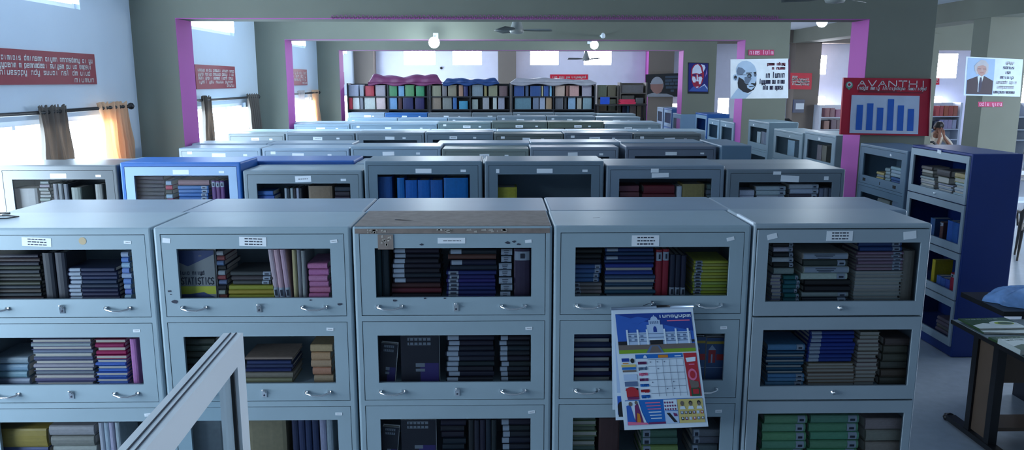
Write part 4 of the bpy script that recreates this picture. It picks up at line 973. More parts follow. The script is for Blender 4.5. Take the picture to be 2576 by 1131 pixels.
r = empty('notice_box', unp(1994, 283, D=20.97)); tag(r, 'blue-grey notice box under the red text poster', 'notice box')
a_ = unp(1994, 283, D=20.97); b_ = unp(2022, 250, D=20.97); wx = b_.x-a_.x; wz = b_.z-a_.z
mb = MB(); mb.box(0, wx, -.06, .02, 0, wz); mb.build('casing', PAINT, r, (66,76,104)); mb = MB(); mb.box(.05, wx-.01, -.066, -.061, .09, wz-.10); mb.build('paper', WHITE, r)
mb, P = xboard((1731,157),(1783,158),(1782,236),(1730,235), 16.7935)
asp = 52/78
rect(mb, P, .03, .97, .06, .98, 1, .001)
fill(mb, P, [(.06,.08),(.22,.2),(.34,.26),(.66,.24),(.82,.32),(.97,.22),(.97,.08)], 2, .0015)
fill(mb, P, [(.14,.60),(.16,.80),(.28,.93),(.46,.97),(.64,.92),(.76,.78),(.78,.58),(.72,.38),(.58,.22),(.42,.16),(.26,.26),(.18,.42)], 3, .002)
fill(mb, P, [(.20,.64),(.22,.80),(.34,.92),(.48,.95),(.60,.86),(.68,.68),(.56,.64),(.40,.66)], 4, .0025)
fill(mb, P, [(.22,.56),(.34,.54),(.40,.44),(.36,.36),(.26,.36),(.20,.46)], 4, .0025); fill(mb, P, [(.50,.54),(.64,.56),(.70,.50),(.62,.32),(.54,.28),(.52,.40)], 4, .0025)
fill(mb, P, [(.42,.62),(.47,.62),(.49,.46),(.52,.40),(.40,.40),(.42,.48)], 4, .003)
for c0 in (.31, .60): fill(mb, P, ell(c0, .60, .085, .026, 12), 1, .0032)
fill(mb, P, [(.34,.30),(.46,.33),(.60,.30),(.52,.255),(.42,.25)], 3, .0034); fill(mb, P, [(.38,.22),(.52,.235),(.50,.20),(.42,.19)], 4, .0034)
fill(mb, P, [(.74,.70),(.84,.84),(.80,.92),(.62,.955),(.70,.86)], 4, .0022); fill(mb, P, [(.84,.55),(.92,.66),(.9,.8),(.82,.5)], 5, .002)
fill(mb, P, [(.50,.16),(.70,.26),(.80,.32),(.95,.18),(.95,.14),(.80,.28)], 4, .0028)
tag(mb.build('portrait_poster', [mat('frame_black', (12,12,18)), mat('poster_navy', (20,24,110)), mat('poster_blue', (50,84,160)), mat('poster_crimson', (150,24,60)), mat('poster_pale', (206,214,236)), mat('poster_violet', (150,120,190))]), 'blue and red painted portrait of a bald man on the third pillar', 'poster')
mb, P = xboard((1624,187),(1709,184),(1709,243),(1624,243), 20.93)
fill(mb, P, [(0,0),(.06,.10),(.18,.16),(.28,.18),(.40,.14),(.62,.13),(.78,.06),(.84,0)], 2, .002)
fill(mb, P, ell(.34, .52, .19, .36, 24), 1, .0015); fill(mb, P, [(.14,.56),(.52,.58),(.51,.36),(.46,.20),(.34,.12),(.22,.20),(.15,.36)], 3, .0025); fill(mb, P, [(.13,.60),(.52,.62),(.50,.56),(.14,.55)], 1, .003)
for i, (u, w_, v) in enumerate(((.58,.42,.85),(.58,.2,.70),(.80,.2,.70),(.58,.12,.56),(.72,.12,.56),(.86,.13,.56),(.6,.2,.40),(.82,.18,.40),(.74,.1,.26))): rect(mb, P, u, min(u+w_, 1), v-.05, v+.05, 4, .002)
tag(mb.build('portrait_poster', [mat('board_black', (18,22,30)), mat('hair_white', (150,154,164)), mat('robe_grey', (140,144,152)), mat('face_tan', (146,108,100)), mat('slate_tile', (56,72,90))]), 'dark board with white-haired man and text blocks at the far pillar', 'poster')
# bar chart board on the near right pillar
mb, P = xboard((2123,195),(2340,198),(2334,342),(2114,338), 8.369, th=.03)
asp = 217/144
rect(mb, P, .10, .885, .03, .70, 1, .004)
for i, (h) in enumerate((.58,.61,.53,.70,.58,.515)):
    u = .10+.785*(.085+.150*i); rect(mb, P, u, u+.072, .085, .085+(h-.085)*.90, 2, .006)
rect(mb, P, .14, .86, .078, .086, 3, .005)
for i, c in enumerate('AVANTHI'): text(mb, P, c, .155+.118*i, .155+.118*(i+1), .855, .10, .016, 3, .005, asp)
text(mb, P, gib([5,4,10,8], random.Random(77)), .15, .96, .80, .052, .010, 3, .005, asp, sl=.2)
rect(mb, P, .18, .92, .745, .765, 4, .004); rect(mb, P, .18, .62, .765, .785, 4, .004)
fill(mb, P, ell(.065, .87, .042, .065, 20), 5, .004); fill(mb, P, ell(.065, .88, .028, .042, 16), 3, .005); fill(mb, P, ell(.065, .88, .016, .024, 12), 0, .006); fill(mb, P, [(.045,.83),(.085,.83),(.065,.78)], 5, .005)
mb.tube([P(1.0,.995,.01), P(1.0,.0,.01)], .008, 6, 4)
tag(mb.build('bar_chart_board', [mat('board_crimson', (168,20,48), rough=.4), mat('panel_pale', (176,190,214)), mat('bar_blue', (16,86,178)), mat('lettering_silver', (206,206,212)), mat('board_maroon', (110,14,40)), mat('emblem_green', (90,150,130))]), 'crimson board with six-bar blue chart and silver institute name', 'board')
# suited man poster
mb, P = xboard((2431,142),(2574,149),(2566,243),(2424,240), 12.5935)
asp = 145/98
rect(mb, P, .03, .51, .03, .97, 1, .001); fill(mb, P, [(.04,.04),(.04,.40),(.14,.46),(.24,.52),(.34,.52),(.42,.46),(.50,.40),(.50,.04)], 3, .0015)
fill(mb, P, [(.22,.50),(.27,.54),(.33,.53),(.30,.30),(.27,.10),(.24,.10),(.24,.34)], 0, .002); fill(mb, P, [(.265,.48),(.295,.48),(.31,.30),(.28,.08),(.255,.08),(.25,.30)], 4, .0025)
fill(mb, P, [(.17,.66),(.19,.84),(.26,.93),(.34,.92),(.40,.82),(.40,.62),(.37,.56),(.20,.56)], 2, .0022)
fill(mb, P, [(.21,.76),(.30,.80),(.36,.76),(.37,.66),(.34,.56),(.29,.50),(.24,.56),(.20,.66)], 5, .003)
seg(mb, P, (.22,.70), (.27,.70), .012, 4, .0035, asp); seg(mb, P, (.31,.70), (.36,.70), .012, 4, .0035, asp); seg(mb, P, (.26,.595), (.32,.60), .012, 6, .0035, asp); seg(mb, P, (.29,.69), (.295,.64), .008, 2, .0035, asp)
fill(mb, P, [(.17,.62),(.15,.76),(.2,.86),(.2,.7)], 2, .0035)
r_ = random.Random(51)
for i, (a_, b_, w_) in enumerate(((.70,.86,[5]),(.66,.86,[5]),(.70,.80,[3]),(.62,.86,[6]),(.56,.92,[6,4]),(.58,.88,[9]),(.52,.90,[12]))): text(mb, P, gib(w_, r_), a_, b_, .86-.13*i, .075, .014, 4 if i in (1,2,3,6) else 2, .002, asp, sl=.15)
tag(mb.build('portrait_poster', [mat('poster_white', (206,222,240)), mat('backdrop_blue', (150,180,216)), mat('hair_grey', (176,176,184)), mat('suit_plum', (44,24,44)), SK[5], mat('face_brown', (176,140,134)), RED]), 'pale poster of a grey-haired man in dark suit on right pillar', 'poster')

# ---- paper garland under the first beam
mb = MB(); g0 = unp(832, 47, D=8.385); g1 = unp(1958, 47, D=8.385); n = 104
for i in range(n):
    c = g0.lerp(g1, (i+.5)/n); c = Vector((c.x, 8.375, 3.012+.004*math.sin(i*.4))); L_ = (g1.x-g0.x)/n
    pts = [c+Vector((L_*.30*math.cos(q), -.006*math.sin(2*q), .020*math.sin(q))) for q in [2*PI*j/8 for j in range(9)]]
    mb.tube(pts, .0028, 4, cap=False)
mb.tube([(g0.x, 8.38, 3.012), (g1.x, 8.38, 3.012)], .003, 4)
tag(mb.build('paper_garland', mat('magenta_paper', (150,76,140))), 'thin magenta looped paper garland along the first beam', 'garland')

# ---- lamps
for i, (px, py, D, r_, pw, lb_) in enumerate(((1092,107,12.25,.085,45,'bright round ceiling lamp left of centre near the second beam'),(1495,113,15.9,.085,40,'bright round ceiling lamp right of centre near the third beam'),(2068,55,11.2,.075,30,'round ceiling lamp in the right aisle above the pink pillar'))):
    p = unp(px, py, D=D); r = empty('ceiling_lamp', p); tag(r, lb_, 'lamp')
    mb = MB(); mb.lathe([(0.001,-r_)]+[(r_*math.sin(a*PI/10), -r_*math.cos(a*PI/10)) for a in range(1, 10)]+[(0.001, r_)], seg=24); mb.build('globe', BULB, r)
    mb = MB()
    if i < 2:
        e = FR[i+1]-p.y
        mb.tube([(0, r_*.3, r_*.8), (0, .16, r_+.03), (0, e-.01, r_+.03)], .012, 8); mb.box(-.04, .04, e-.012, e-.001, r_-.02, r_+.08); mb.build('bracket', WHITE, r)
    else: mb.lathe([(.0,r_*.95),(.03,r_*.95),(.03,r_+.05),(.012,r_+.06),(.012, HZ-p.z-.03),(.05,HZ-p.z-.02),(.05,HZ-p.z)], seg=14); mb.build('stem', WHITE, r)
    point('lamp_glow', p-Vector((0,.15,.06)), pw)
for i, (px, py, D) in enumerate(((1517,91,12.3),)):
    p = unp(px, py, D=D); mb = MB(); mb.lathe([(0,-.035),(.03,-.025),(.036,0),(.03,.03),(.012,.05),(.0,.055)], seg=12); mb.tube([(0,.01,.02),(0,.295,.02)], .014, 8); o = mb.build('ceiling_bulb_holder', WHITE); o.location = p; tag(o, 'small unlit white bulb holder above the second beam opening', 'bulb')
p = unp(1110, 171, D=BACK-.02); mb = MB(); mb.lathe([(0,.0),(.035,.0),(.035,.02),(0,.02)], seg=14); o = mb.build('round_fixture', BLACK); o.location = p; o.rotation_euler = (PI/2,0,0); tag(o, 'small round black fixture on the back wall', 'fixture')
# ---- ceiling fans
def fan(px, py, D, ang, label, R=.46):
    p = unp(px, py, D=D); r = empty('ceiling_fan', p); tag(r, label, 'fan')
    mb = MB(); mb.lathe([(0,-.015),(.08,-.005),(.092,.02),(.09,.05),(.075,.09),(.055,.15),(.032,.22),(.012,.30),(.012,HZ-p.z-.08)], seg=20); mb.build('motor_housing', PAINT, r, (138,142,140))
    mb = MB(); mb.lathe([(.012,HZ-p.z-.1),(.05,HZ-p.z-.04),(.06,HZ-p.z)], seg=16); mb.build('canopy', PAINT, r, (130,134,130))
    for k in range(3):
        q = math.radians(ang+120*k); c, s_ = math.cos(q), math.sin(q); mb = MB()
        def f(u, v): 
            rr = .09+(R-.09)*u; w_ = (v-.5)*(.05+.09*min(1, u*3)); return (rr*c-w_*s_, rr*s_+w_*c, .035+w_*.25)
        mb.grid(f, 8, 3); o = mb.build('blade', PAINT, r, (70,74,72)); sm = o.modifiers.new('t', 'SOLIDIFY'); sm.thickness = .006
fan(1300, 83, 10.4, 2, 'olive-grey ceiling fan with pointed hub between first two beams')
fan(1474, 152, 19.4, 190, 'white ceiling fan against the bright back wall')
fan(2100, 5, 7.2, 40, 'dark ceiling fan cut off at the top right')

# ================================================================== CALENDAR
def cal_board(TL, TR, BR, BL, D0, D1_): return board(unp(*TL, D=D0), unp(*TR, D=D0), unp(*BR, D=D1_), unp(*BL, D=D1_), th=.0015)
CM = [mat('calendar_paper', (214,230,246), rough=.4), mat('cal_sky', (44,96,190)), mat('cal_skydark', (20,60,150)), mat('cal_building', (176,200,232)), mat('cal_shadow', (88,112,150)), mat('cal_grass', (120,160,40)), mat('cal_black', (24,26,34)),
      mat('cal_red', (178,40,52)), mat('cal_blue', (20,104,190)), mat('cal_orange', (206,132,40)), mat('cal_grid', (110,126,150)), mat('cal_yellow', (206,190,120)), mat('cal_plum', (110,40,96)), mat('cal_pink', (220,110,150)), mat('cal_path', (110,100,96)), mat('cal_green', (40,80,56))]
mb, P = cal_board((1540,776),(1742,770),(1782,1072),(1571,1081), D1-.035, D1-.10)
p0 = P(0, 1, -.004)
r = empty('hanging_calendar', p0); tag(r, 'large illustrated wall calendar hanging on the fourth front bookcase', 'calendar')
r.matrix_world = Matrix.Translation(p0)
asp = .66
o_ = .0008
rect(mb, P, .03, .97, .63, .955, 1, o_); fill(mb, P, [(.03,.955),(.97,.955),(.97,.80),(.6,.86),(.3,.90)], 2, o_*1.5)
fill(mb, P, [(.1,.9),(.3,.93),(.45,.91),(.3,.87)], 1, o_*1.8)
rect(mb, P, .03, .97, .63, .66, 5, o_*2); rect(mb, P, .03, .97, .66, .70, 14, o_*2); fill(mb, P, [(.36,.63),(.58,.63),(.53,.69),(.42,.69)], 4, o_*3); fill(mb, P, [(.40,.63),(.55,.63),(.51,.685),(.44,.685)], 14, o_*3.5)
rect(mb, P, .03, .15, .70, .73, 6, o_*2); rect(mb, P, .9, .97, .71, .73, 6, o_*2)
rect(mb, P, .14, .93, .70, .80, 3, o_*3); rect(mb, P, .40, .60, .70, .86, 3, o_*3.5); rect(mb, P, .43, .57, .86, .90, 3, o_*3.5); fill(mb, P, ell(.50, .90, .045, .03, 14, 0, 180), 3, o_*3.5); rect(mb, P, .495, .505, .925, .94, 3, o_*3.5)
fill(mb, P, ell(.50, .82, .022, .028, 12, 0, 180)+[(.478,.80),(.522,.80)], 2, o_*4)
for i in range(5): rect(mb, P, .445+.023*i, .457+.023*i, .868, .89, 4, o_*4)
for v in (.725, .755, .785): rect(mb, P, .15, .92, v, v+.005, 4, o_*4.2)
for u in (.14, .27, .385, .60, .74, .89): rect(mb, P, u, u+.022, .70, .825, 0, o_*4.5)
for i in range(10):
    for v in (.735, .765):
        u = .16+.075*i
        if not .38 < u < .6: rect(mb, P, u, u+.035, v, v+.012, 4, o_*4.4)
rect(mb, P, .42, .58, .70, .735, 6, o_*5); rect(mb, P, .40, .60, .735, .742, 0, o_*5)
text(mb, P, gib([8], random.Random(5)), .56, .96, .92, .022, .008, 0, o_*5, asp); rect(mb, P, .66, .94, .885, .895, 13, o_*4)
rect(mb, P, .225, .80, .585, .62, 8, o_*2); rect(mb, P, .50, .62, .588, .612, 9, o_*3); rect(mb, P, .70, .78, .595, .603, 0, o_*3); fill(mb, P, ell(.34,.59,.022,.022,10,0,180), 0, o_*3)
rect(mb, P, .03, .22, .585, .62, 0, o_*2); rect(mb, P, .05, .14, .565, .592, 2, o_*3); fill(mb, P, ell(.18,.57,.024,.02,12), 6, o_*3); rect(mb, P, .06, .13, .548, .555, 9, o_*3)
for k_, (v0, v1, c) in enumerate(((.52,.54,11),(.498,.518,8),(.478,.494,14),(.41,.46,3),(.36,.40,4),(.33,.345,6),(.27,.34,7),(.25,.275,12))): rect(mb, P, .04+.005*k_, .215, v0, v1, c, o_*3)
fill(mb, P, ell(.13,.325,.07,.03,14,0,180), 7, o_*4)
rng = random.Random(2)
for i in range(7):
    v = .555-.046*i
    text(mb, P, gib([4], rng), .25, .35, v-.012, .018, .010, [12,4,13,12,8,7,8][i], o_*3, asp)
for i in range(6):
    v = .575-.056*i; seg(mb, P, (.37,v), (.80,v), .003, 10, o_*3, asp)
for i in range(5):
    u = .46+.085*i; seg(mb, P, (u,.575), (u,.27), .003, 10, o_*3, asp)
for i in range(5):
    for j in range(4):
        if rng.random() < .6: rect(mb, P, .39+.085*j, .405+.085*j, .55-.056*i, .56-.056*i, 10, o_*3)
fill(mb, P, [(.81,.62),(.97,.62),(.97,.26),(.83,.26)], 7, o_*2); fill(mb, P, [(.83,.58),(.955,.585),(.945,.55),(.84,.545)], 0, o_*3); rect(mb, P, .86, .93, .52, .53, 13, o_*3)
fill(mb, P, ell(.89,.44,.055,.05,16), 13, o_*3); fill(mb, P, ell(.89,.44,.032,.032,14), 7, o_*4); fill(mb, P, [(.84,.40),(.95,.38),(.95,.34),(.86,.30)], 14, o_*3.5); rect(mb, P, .85, .955, .26, .33, 15, o_*4); rect(mb, P, .87, .94, .28, .32, 7, o_*5)
rect(mb, P, .04, .97, .04, .245, 8, o_*2); fill(mb, P, [(.04,.04),(.04,.24),(.20,.24),(.23,.14),(.28,.04)], 0, o_*3); fill(mb, P, [(.045,.04),(.05,.20),(.10,.21),(.13,.10),(.16,.04)], 1, o_*4); fill(mb, P, [(.14,.05),(.15,.20),(.19,.22),(.22,.12),(.24,.05)], 12, o_*4); fill(mb, P, [(.16,.05),(.17,.14),(.20,.13),(.21,.05)], 9, o_*4.5)
fill(mb, P, ell(.10,.215,.022,.018,12), 14, o_*5); fill(mb, P, ell(.17,.225,.018,.016,12), 14, o_*5)
for i in range(6): rect(mb, P, .28+.01*i, .46, .215-.026*i, .223-.026*i, 13 if i < 3 else 0, o_*3.5)
fill(mb, P, [(.05,.04),(.30,.04),(.28,.055),(.05,.07)], 13, o_*5); rect(mb, P, .3, .5, .042, .058, 12, o_*4)
rect(mb, P, .50, .66, .15, .24, 0, o_*3)
for i in range(14): fill(mb, P, ell(.515+.03*(i % 5), .16+.028*(i//5), .011, .009, 6), 12, o_*4)
rect(mb, P, .50, .66, .04, .145, 3, o_*3); fill(mb, P, [(.52,.13),(.56,.13),(.64,.05),(.60,.05)], 6, o_*4); fill(mb, P, [(.60,.13),(.645,.12),(.65,.10),(.61,.10)], 12, o_*4)
rect(mb, P, .665, .97, .04, .24, 11, o_*3)
for i in range(3):
    u = .72+.10*i; fill(mb, P, ell(u,.205,.022,.020,12), 6 if i else 14, o_*4.5); fill(mb, P, ell(u,.198,.017,.016,12), 14, o_*5); fill(mb, P, [(u-.035,.155),(u-.025,.18),(u+.025,.18),(u+.035,.155)], 0, o_*4.5)
for j in range(2):
    for i in range(6): u = .69+.048*i; rect(mb, P, u, u+.032, .115-.05*j, .14-.05*j, [4,14,6,12,3,7][(i+j*2) % 6], o_*4.5); fill(mb, P, ell(u+.016,.13-.05*j,.009,.009,8), 0, o_*5.2)
fr = mb.build('front_page', CM, r)
fr.matrix_parent_inverse = r.matrix_world.inverted()
for k_, (bl, br, dx, dd) in enumerate((((1549,1056),(1750,1050),0,.012), ((1541,1030),(1742,1025),0,.02))):
    mb2, P2 = cal_board((1538,780),(1741,774), br, bl, D1-.033+.004*k_+.002, D1-.085+.02*k_)
    rect(mb2, P2, .03, .5, .25, .9, 1, .0006); rect(mb2, P2, .03, .5, .05, .22, 2, .0006)
    fill(mb2, P2, ell(.08,.12,.05,.05,14,0,180)+[(.04,.03),(.12,.03)], 3, .001)
    o = mb2.build('back_page', [CM[0], CM[3], CM[1], CM[6]], r); o.matrix_parent_inverse = r.matrix_world.inverted()
mb = MB(); A_ = unp(1537, 776, D=D1-.038); B_ = unp(1744, 770, D=D1-.038); mb.tube([A_, B_], .007, 8); o = mb.build('binding_strip', mat('binding_tin', (190,206,226), metal=.6, rough=.3), r); o.matrix_parent_inverse = r.matrix_world.inverted()
mb = MB(); m_ = A_.lerp(B_, .63); mb.tube([m_-(B_-A_)*.08+Vector((0,-.004,.006)), m_+(B_-A_)*.08+Vector((0,-.004,.006))], .006, 6); o = mb.build('hanging_clip', BLACK, r); o.matrix_parent_inverse = r.matrix_world.inverted()
mb = MB(); q_ = unp(1641, 760, D=D1-.02); mb.tube([q_, m_+Vector((-.09,.006,.006))], .0015, 5); mb.tube([q_, q_+Vector((0,.03,0))], .003, 6); o = mb.build('hanging_string', INK, r); o.matrix_parent_inverse = r.matrix_world.inverted()

# ================================================================== WINDOW SASH IN FRONT
DS = 1.34; zs = unp(611, 836, D=DS).z; xs = unp(611, 836, D=DS).x
th = .034; Ls = .62; Hs = .258; wd_ = .047
r = empty('window_sash', (xs, DS, zs-Hs), math.radians(3.4)); tag(r, 'open white metal window sash jutting in at lower left', 'window sash')
# local: y from 0 (far end) to -Ls (near), x from -th..0, z 0..Hs
mb = MB(); P_ = lambda u, v, w_: (-w_, -u, v)
mb.holes(0, Ls, 0, Hs, [(wd_, Ls-wd_, wd_, Hs-wd_)], P_, depth=th, back=True); fr = mb.build('frame', WFRAME, r, fix=True)
bv = fr.modifiers.new('b', 'BEVEL'); bv.width = .0025; bv.segments = 2
mb = MB()
for x in (-.011, -.021): mb.box(x-.001, x+.001, -Ls+.004, -.002, Hs, Hs+.0012)
mb.build('track_groove', INK, r)
mb = MB()
for (a_, b_, c_, d_) in ((wd_, Ls-wd_, wd_, wd_+.006), (wd_, Ls-wd_, Hs-wd_-.006, Hs-wd_), (wd_, wd_+.006, wd_, Hs-wd_), (Ls-wd_-.006, Ls-wd_, wd_, Hs-wd_)): mb.box(-.012, -.006, -b_, -a_, c_, d_)
mb.build('rubber_gasket', BLACK, r)
mb = MB(); mb.quad((-.014, -Ls+wd_-.004, wd_-.004), (-.014, -wd_+.004, wd_-.004), (-.014, -wd_+.004, Hs-wd_+.004), (-.014, -Ls+wd_-.004, Hs-wd_+.004)); mb.build('glass_pane', SGLASS, r)

# ================================================================== DESK AT LOWER RIGHT
DESKC = (70,66,62)
tz = .75
p1 = unp(2397, 803, z=tz); XD = p1.x; DD = p1.y
r = empty('desk', (XD, 3.55, 0)); tag(r, 'dark-edged desk with grey top and brown end panel at lower right', 'desk', None)
LD = DD-3.55; WD = 1.5
mb = MB(); mb.box(0, WD, 0, LD, tz-.022, tz-.001); mb.build('tabletop', mat('grey_laminate', (128,140,146), rough=.3), r)
mb = MB()
for q in ((-.008, 0, -.006, LD+.006), (WD, WD+.008, -.006, LD+.006), (-.008, WD+.008, LD, LD+.008), (-.008, WD+.008, -.008, 0)): mb.box(*q, tz-.03, tz-.004)
mb.build('edge_band', BLACK, r)
BRN = mat('brown_laminate', (96,78,64), rough=.5)
y0, y1 = LD-.46, LD-.20
mb = MB(); mb.box(.045, .07, y0+.05, y1-.05, .07, tz-.03); mb.build('end_panel', BRN, r)
for y in (y0, y1-.05):
    mb = MB(); mb.box(.03, .085, y, y+.05, .05, tz-.025); mb.build('leg', BLACK, r)
mb = MB(); mb.box(.025, .09, y0-.28, y1+.20, .02, .055); mb.tube([(.057, y1+.20, .038), (.057, y1+.26, .03)], [.03,.012], 8); mb.build('foot', BLACK, r)
mb = MB(); mb.lathe([(0,-.02),(.022,-.018),(.03,0),(.022,.018),(0,.02)], (.057, y1+.235, .022), 12); mb.build('glide', BLACK, r)
mb = MB(); mb.box(.085, WD-.05, y1-.12, y1-.10, .42, tz-.03); mb.build('apron', BRN, r)
mb = MB(); mb.box(.085, WD-.05, y0+.04, y1-.02, .13, .155); mb.build('footrest_shelf', BRN, r)
mb = MB(); mb.box(WD-.14, WD-.085, y0, y0+.05, .0, tz-.025); mb.box(WD-.14, WD-.085, y1-.05, y1, .0, tz-.025); mb.build('far_leg_frame', BLACK, r)
# magazines on the desk
MG = [mat('mag_green', (58,84,52), rough=.3), mat('mag_white', (206,214,210), rough=.35), mat('mag_lime', (150,170,50)), mat('mag_teal', (60,120,120)), PAGES]
def magazine(px, py, w_, d_, T, rz, label, seed, z=tz, cols=(0,1,2)):
    p = unp(px, py, z=z); rnd = random.Random(seed); r = empty('magazine', (p.x, p.y, z+.0005), math.radians(rz)); tag(r, label, 'magazine', 'magazines on the desk')
    mb = MB(); mb.box(0, w_, 0, d_, T-.0015, T); mb.box(0, w_, 0, d_, 0, .001)
    mb.box(0, .001, 0, d_, .001, T-.0015)
    P = lambda u, v, off=0: (u*w_, v*d_, T+off)
    rect(mb, P, .0, 1, .0, .5, 1, .0004)
    fill(mb, P, [(0,.3),(.3,.5),(.6,.35),(1,.6),(1,1),(0,1)], 0, .0006); fill(mb, P, ell(.7,.45,.28,.22,22), 1, .0009); fill(mb, P, ell(.72,.45,.2,.15,22), 2, .0012); fill(mb, P, ell(.74,.44,.15,.11,22), 0, .0014)
    text(mb, P, gib([6], rnd), .1, .8, .84, .08, .015, 1, .0012, w_/d_)
    mb.build('cover', [MG[c] for c in (cols+(3,))] if 0 else [MG[cols[0]], MG[cols[1]], MG[cols[2]]], r)
    mb = MB(); mb.box(.0015, w_-.002, .002, d_-.002, .0012, T-.0017); mb.build('pages', PAGES, r)
    return p
magazine(2474, 840, .34, .24, .012, -4, 'green and white magazine at the far left corner of the desk', 1)
magazine(2464, 830, .33, .22, .010, 3, 'white-edged magazine lying slightly fanned on the first', 2, z=tz+.0135)
magazine(2540, 878, .34, .19, .014, 4, 'glossy green magazine with white circle on the desk', 3)
magazine(2566, 892, .26, .20, .03, 2, 'thick white booklet beneath the desk magazines edge', 4, z=tz+.0155, cols=(1,0,2))
# black office chair drawn up to the desk
def blob(mb, c, r3, seg_=14, mi=0):
    mb.lathe([(0.0001,-r3[2])]+[(r3[0]*math.sin(a*PI/8), -r3[2]*math.cos(a*PI/8)) for a in range(1, 8)]+[(0.0001, r3[2])], c, seg_, mi)
def office_chair(loc, rz, label):
    r = empty('office_chair', loc, math.radians(rz)); tag(r, label, 'chair')
    mb = MB(); mb.grid(lambda u, v: ((u-.5)*.48, (v-.5)*.46, .47+.02*math.sin(u*PI)*math.sin(v*PI)), 8, 8); o = mb.build('seat', BLACK, r); m = o.modifiers.new('t', 'SOLIDIFY'); m.thickness = .06; m.offset = -1
    mb = MB(); mb.grid(lambda u, v: ((u-.5)*(.44-.08*v*v), .25+.05*math.cos((u-.5)*PI)+.05*v, .56+.42*v-.04*(2*u-1)**2*v), 10, 8); o = mb.build('backrest', BLACK, r); m = o.modifiers.new('t', 'SOLIDIFY'); m.thickness = .05
    mb = MB(); mb.tube([(0, .05, .40), (0, .30, .42), (0, .31, .66)], .02, 8); mb.build('back_support', DARKM, r)
    mb = MB(); mb.tube([(0, 0, .42), (0, 0, .10)], .028, 10); mb.build('column', DARKM, r)
    for s_ in (-1, 1):
        mb = MB(); mb.tube([(.24*s_, .12, .45), (.29*s_, .10, .62), (.29*s_, -.14, .66), (.26*s_, -.16, .64)], .022, 8); mb.build('armrest', BLACK, r)
    for k_ in range(5):
        q = 2*PI*k_/5; mb = MB(); mb.tube([(0, 0, .11), (.28*math.cos(q), .28*math.sin(q), .065)], [.022,.016], 8); a_ = mb.build('leg', BLACK, r)
        mb = MB(); mb.tube([(.29*math.cos(q), .29*math.sin(q)-.02, .03), (.29*math.cos(q), .29*math.sin(q)+.02, .03)], .03, 10); mb.build('caster', BLACK, a_)
office_chair((XD+.80, 3.30, 0), 165, 'black office chair tucked against the desk at lower right')
# counter beyond the desk with a blue plastic bag
p = unp(2500, 770, z=.80)
r = empty('side_counter', (p.x+.0, DD+.03, 0)); tag(r, 'low black counter carrying the blue plastic bag', 'counter')
mb = MB(); mb.box(0, 1.2, 0, .5, .76, .795); mb.build('counter_top', BLACK, r)
mb = MB(); mb.box(.45, 1.15, .05, .45, 0, .755); mb.build('counter_base', PAINT, r, (26,30,44))
mb = MB(); rnd = random.Random(8); px_, py_ = p.x+.36, DD+.25
def bag(u, v):
    q = 2*PI*u; rr = (.32*math.cos(v*PI/2)**.6)*(1+.08*math.sin(q*5+v*3)+.05*math.sin(q*9))
    return (px_+rr*math.cos(q), py_+rr*.55*math.sin(q), .797+.10*math.sin(v*PI/2)+.012*math.sin(q*7+v*9)*(v > 0))
mb.grid(bag, 56, 12); tag(mb.build('plastic_bag', mat('blue_plastic', (120,160,214), rough=.18, var=.2, scale=12)), 'crumpled pale blue plastic bag on the black counter', 'bag')

# ================================================================== READING AREA ON THE RIGHT
def plastic_chair(loc, rz, label, col=(20,20,24), H=.86, arms=True):
    r = empty('reading_chair', loc, math.radians(rz)); tag(r, label, 'chair', 'chairs in the reading area')
    mb = MB(); mb.grid(lambda u, v: ((u-.5)*.44, (v-.5)*.42, .44-.015*math.sin(u*PI)), 6, 6); o = mb.build('seat', PAINT, r, col); m = o.modifiers.new('t', 'SOLIDIFY'); m.thickness = .02; m.offset = -1
    mb = MB(); mb.tube([(-.21, .22, .42), (-.22, .27, .66), (-.17, .29, H-.07), (-.08, .30, H-.01), (.08, .30, H-.01), (.17, .29, H-.07), (.22, .27, .66), (.21, .22, .42)], .028, 8)
    mb.grid(lambda u, v: ((u-.5)*(.36-.08*v), .262+.03*math.cos((u-.5)*PI)+.02*v, .56+(H-.06-.56)*v), 6, 6); mb.build('backrest', PAINT, r, col)
    for x in (-.19, .19):
        for y in (-.18, .20): mb = MB(); mb.tube([(x, y, .43), (x*1.1, y*1.1, 0)], [.022,.015], 8); mb.build('leg', PAINT, r, col)
    if arms:
        for x in (-.25, .25): mb = MB(); mb.tube([(x*.85, -.16, .42), (x, -.16, .62), (x, .10, .64), (x*.9, .25, .66)], .02, 8); mb.build('armrest', PAINT, r, col)
    return r
def table(x0, x1, y0, y1, z, label, col, legs=True, cat='table'):
    r = empty('reading_table', (x0, y0, 0)); tag(r, label, cat); W = x1-x0; Dp = y1-y0
    mb = MB(); mb.box(0, W, 0, Dp, z-.04, z); mb.build('tabletop', PAINT, r, col)
    for x in (.04, W-.09):
        for y in (.04, Dp-.09): mb = MB(); mb.box(x, x+.05, y, y+.05, 0, z-.04); mb.build('leg', PAINT, r, (40,36,36))
    return r
DP = 18.6; q = unp(2355, 360, D=DP-.4)
TZ = .79
PX = unp(2356, 340, D=DP).x
table(PX-.95, PX+.75, DP-1.0, DP-.32, TZ, 'dark reading table before the seated person', (44,34,36))
mb = MB(); mb.poly([(PX-.40, DP-.98, TZ+.0015), (PX+.14, DP-.95, TZ+.0015), (PX+.30, DP-.45, TZ+.0015), (PX-.45, DP-.48, TZ+.0015)]); tag(mb.build('newspaper', WHITE), 'white open newspaper on the reading table', 'newspaper')
mb = MB(); mb.box(PX-.80, PX-.48, DP-.95, DP-.60, TZ+.001, TZ+.02); tag(mb.build('blue_folder', COVER, None, (44,60,130)), 'dark blue folder beside the newspaper on the reading table', 'folder')
plastic_chair((unp(2326, 350, D=DP-1.35).x, DP-1.35, 0), 168, 'black curved-back chair in front of the reading table', H=1.05)
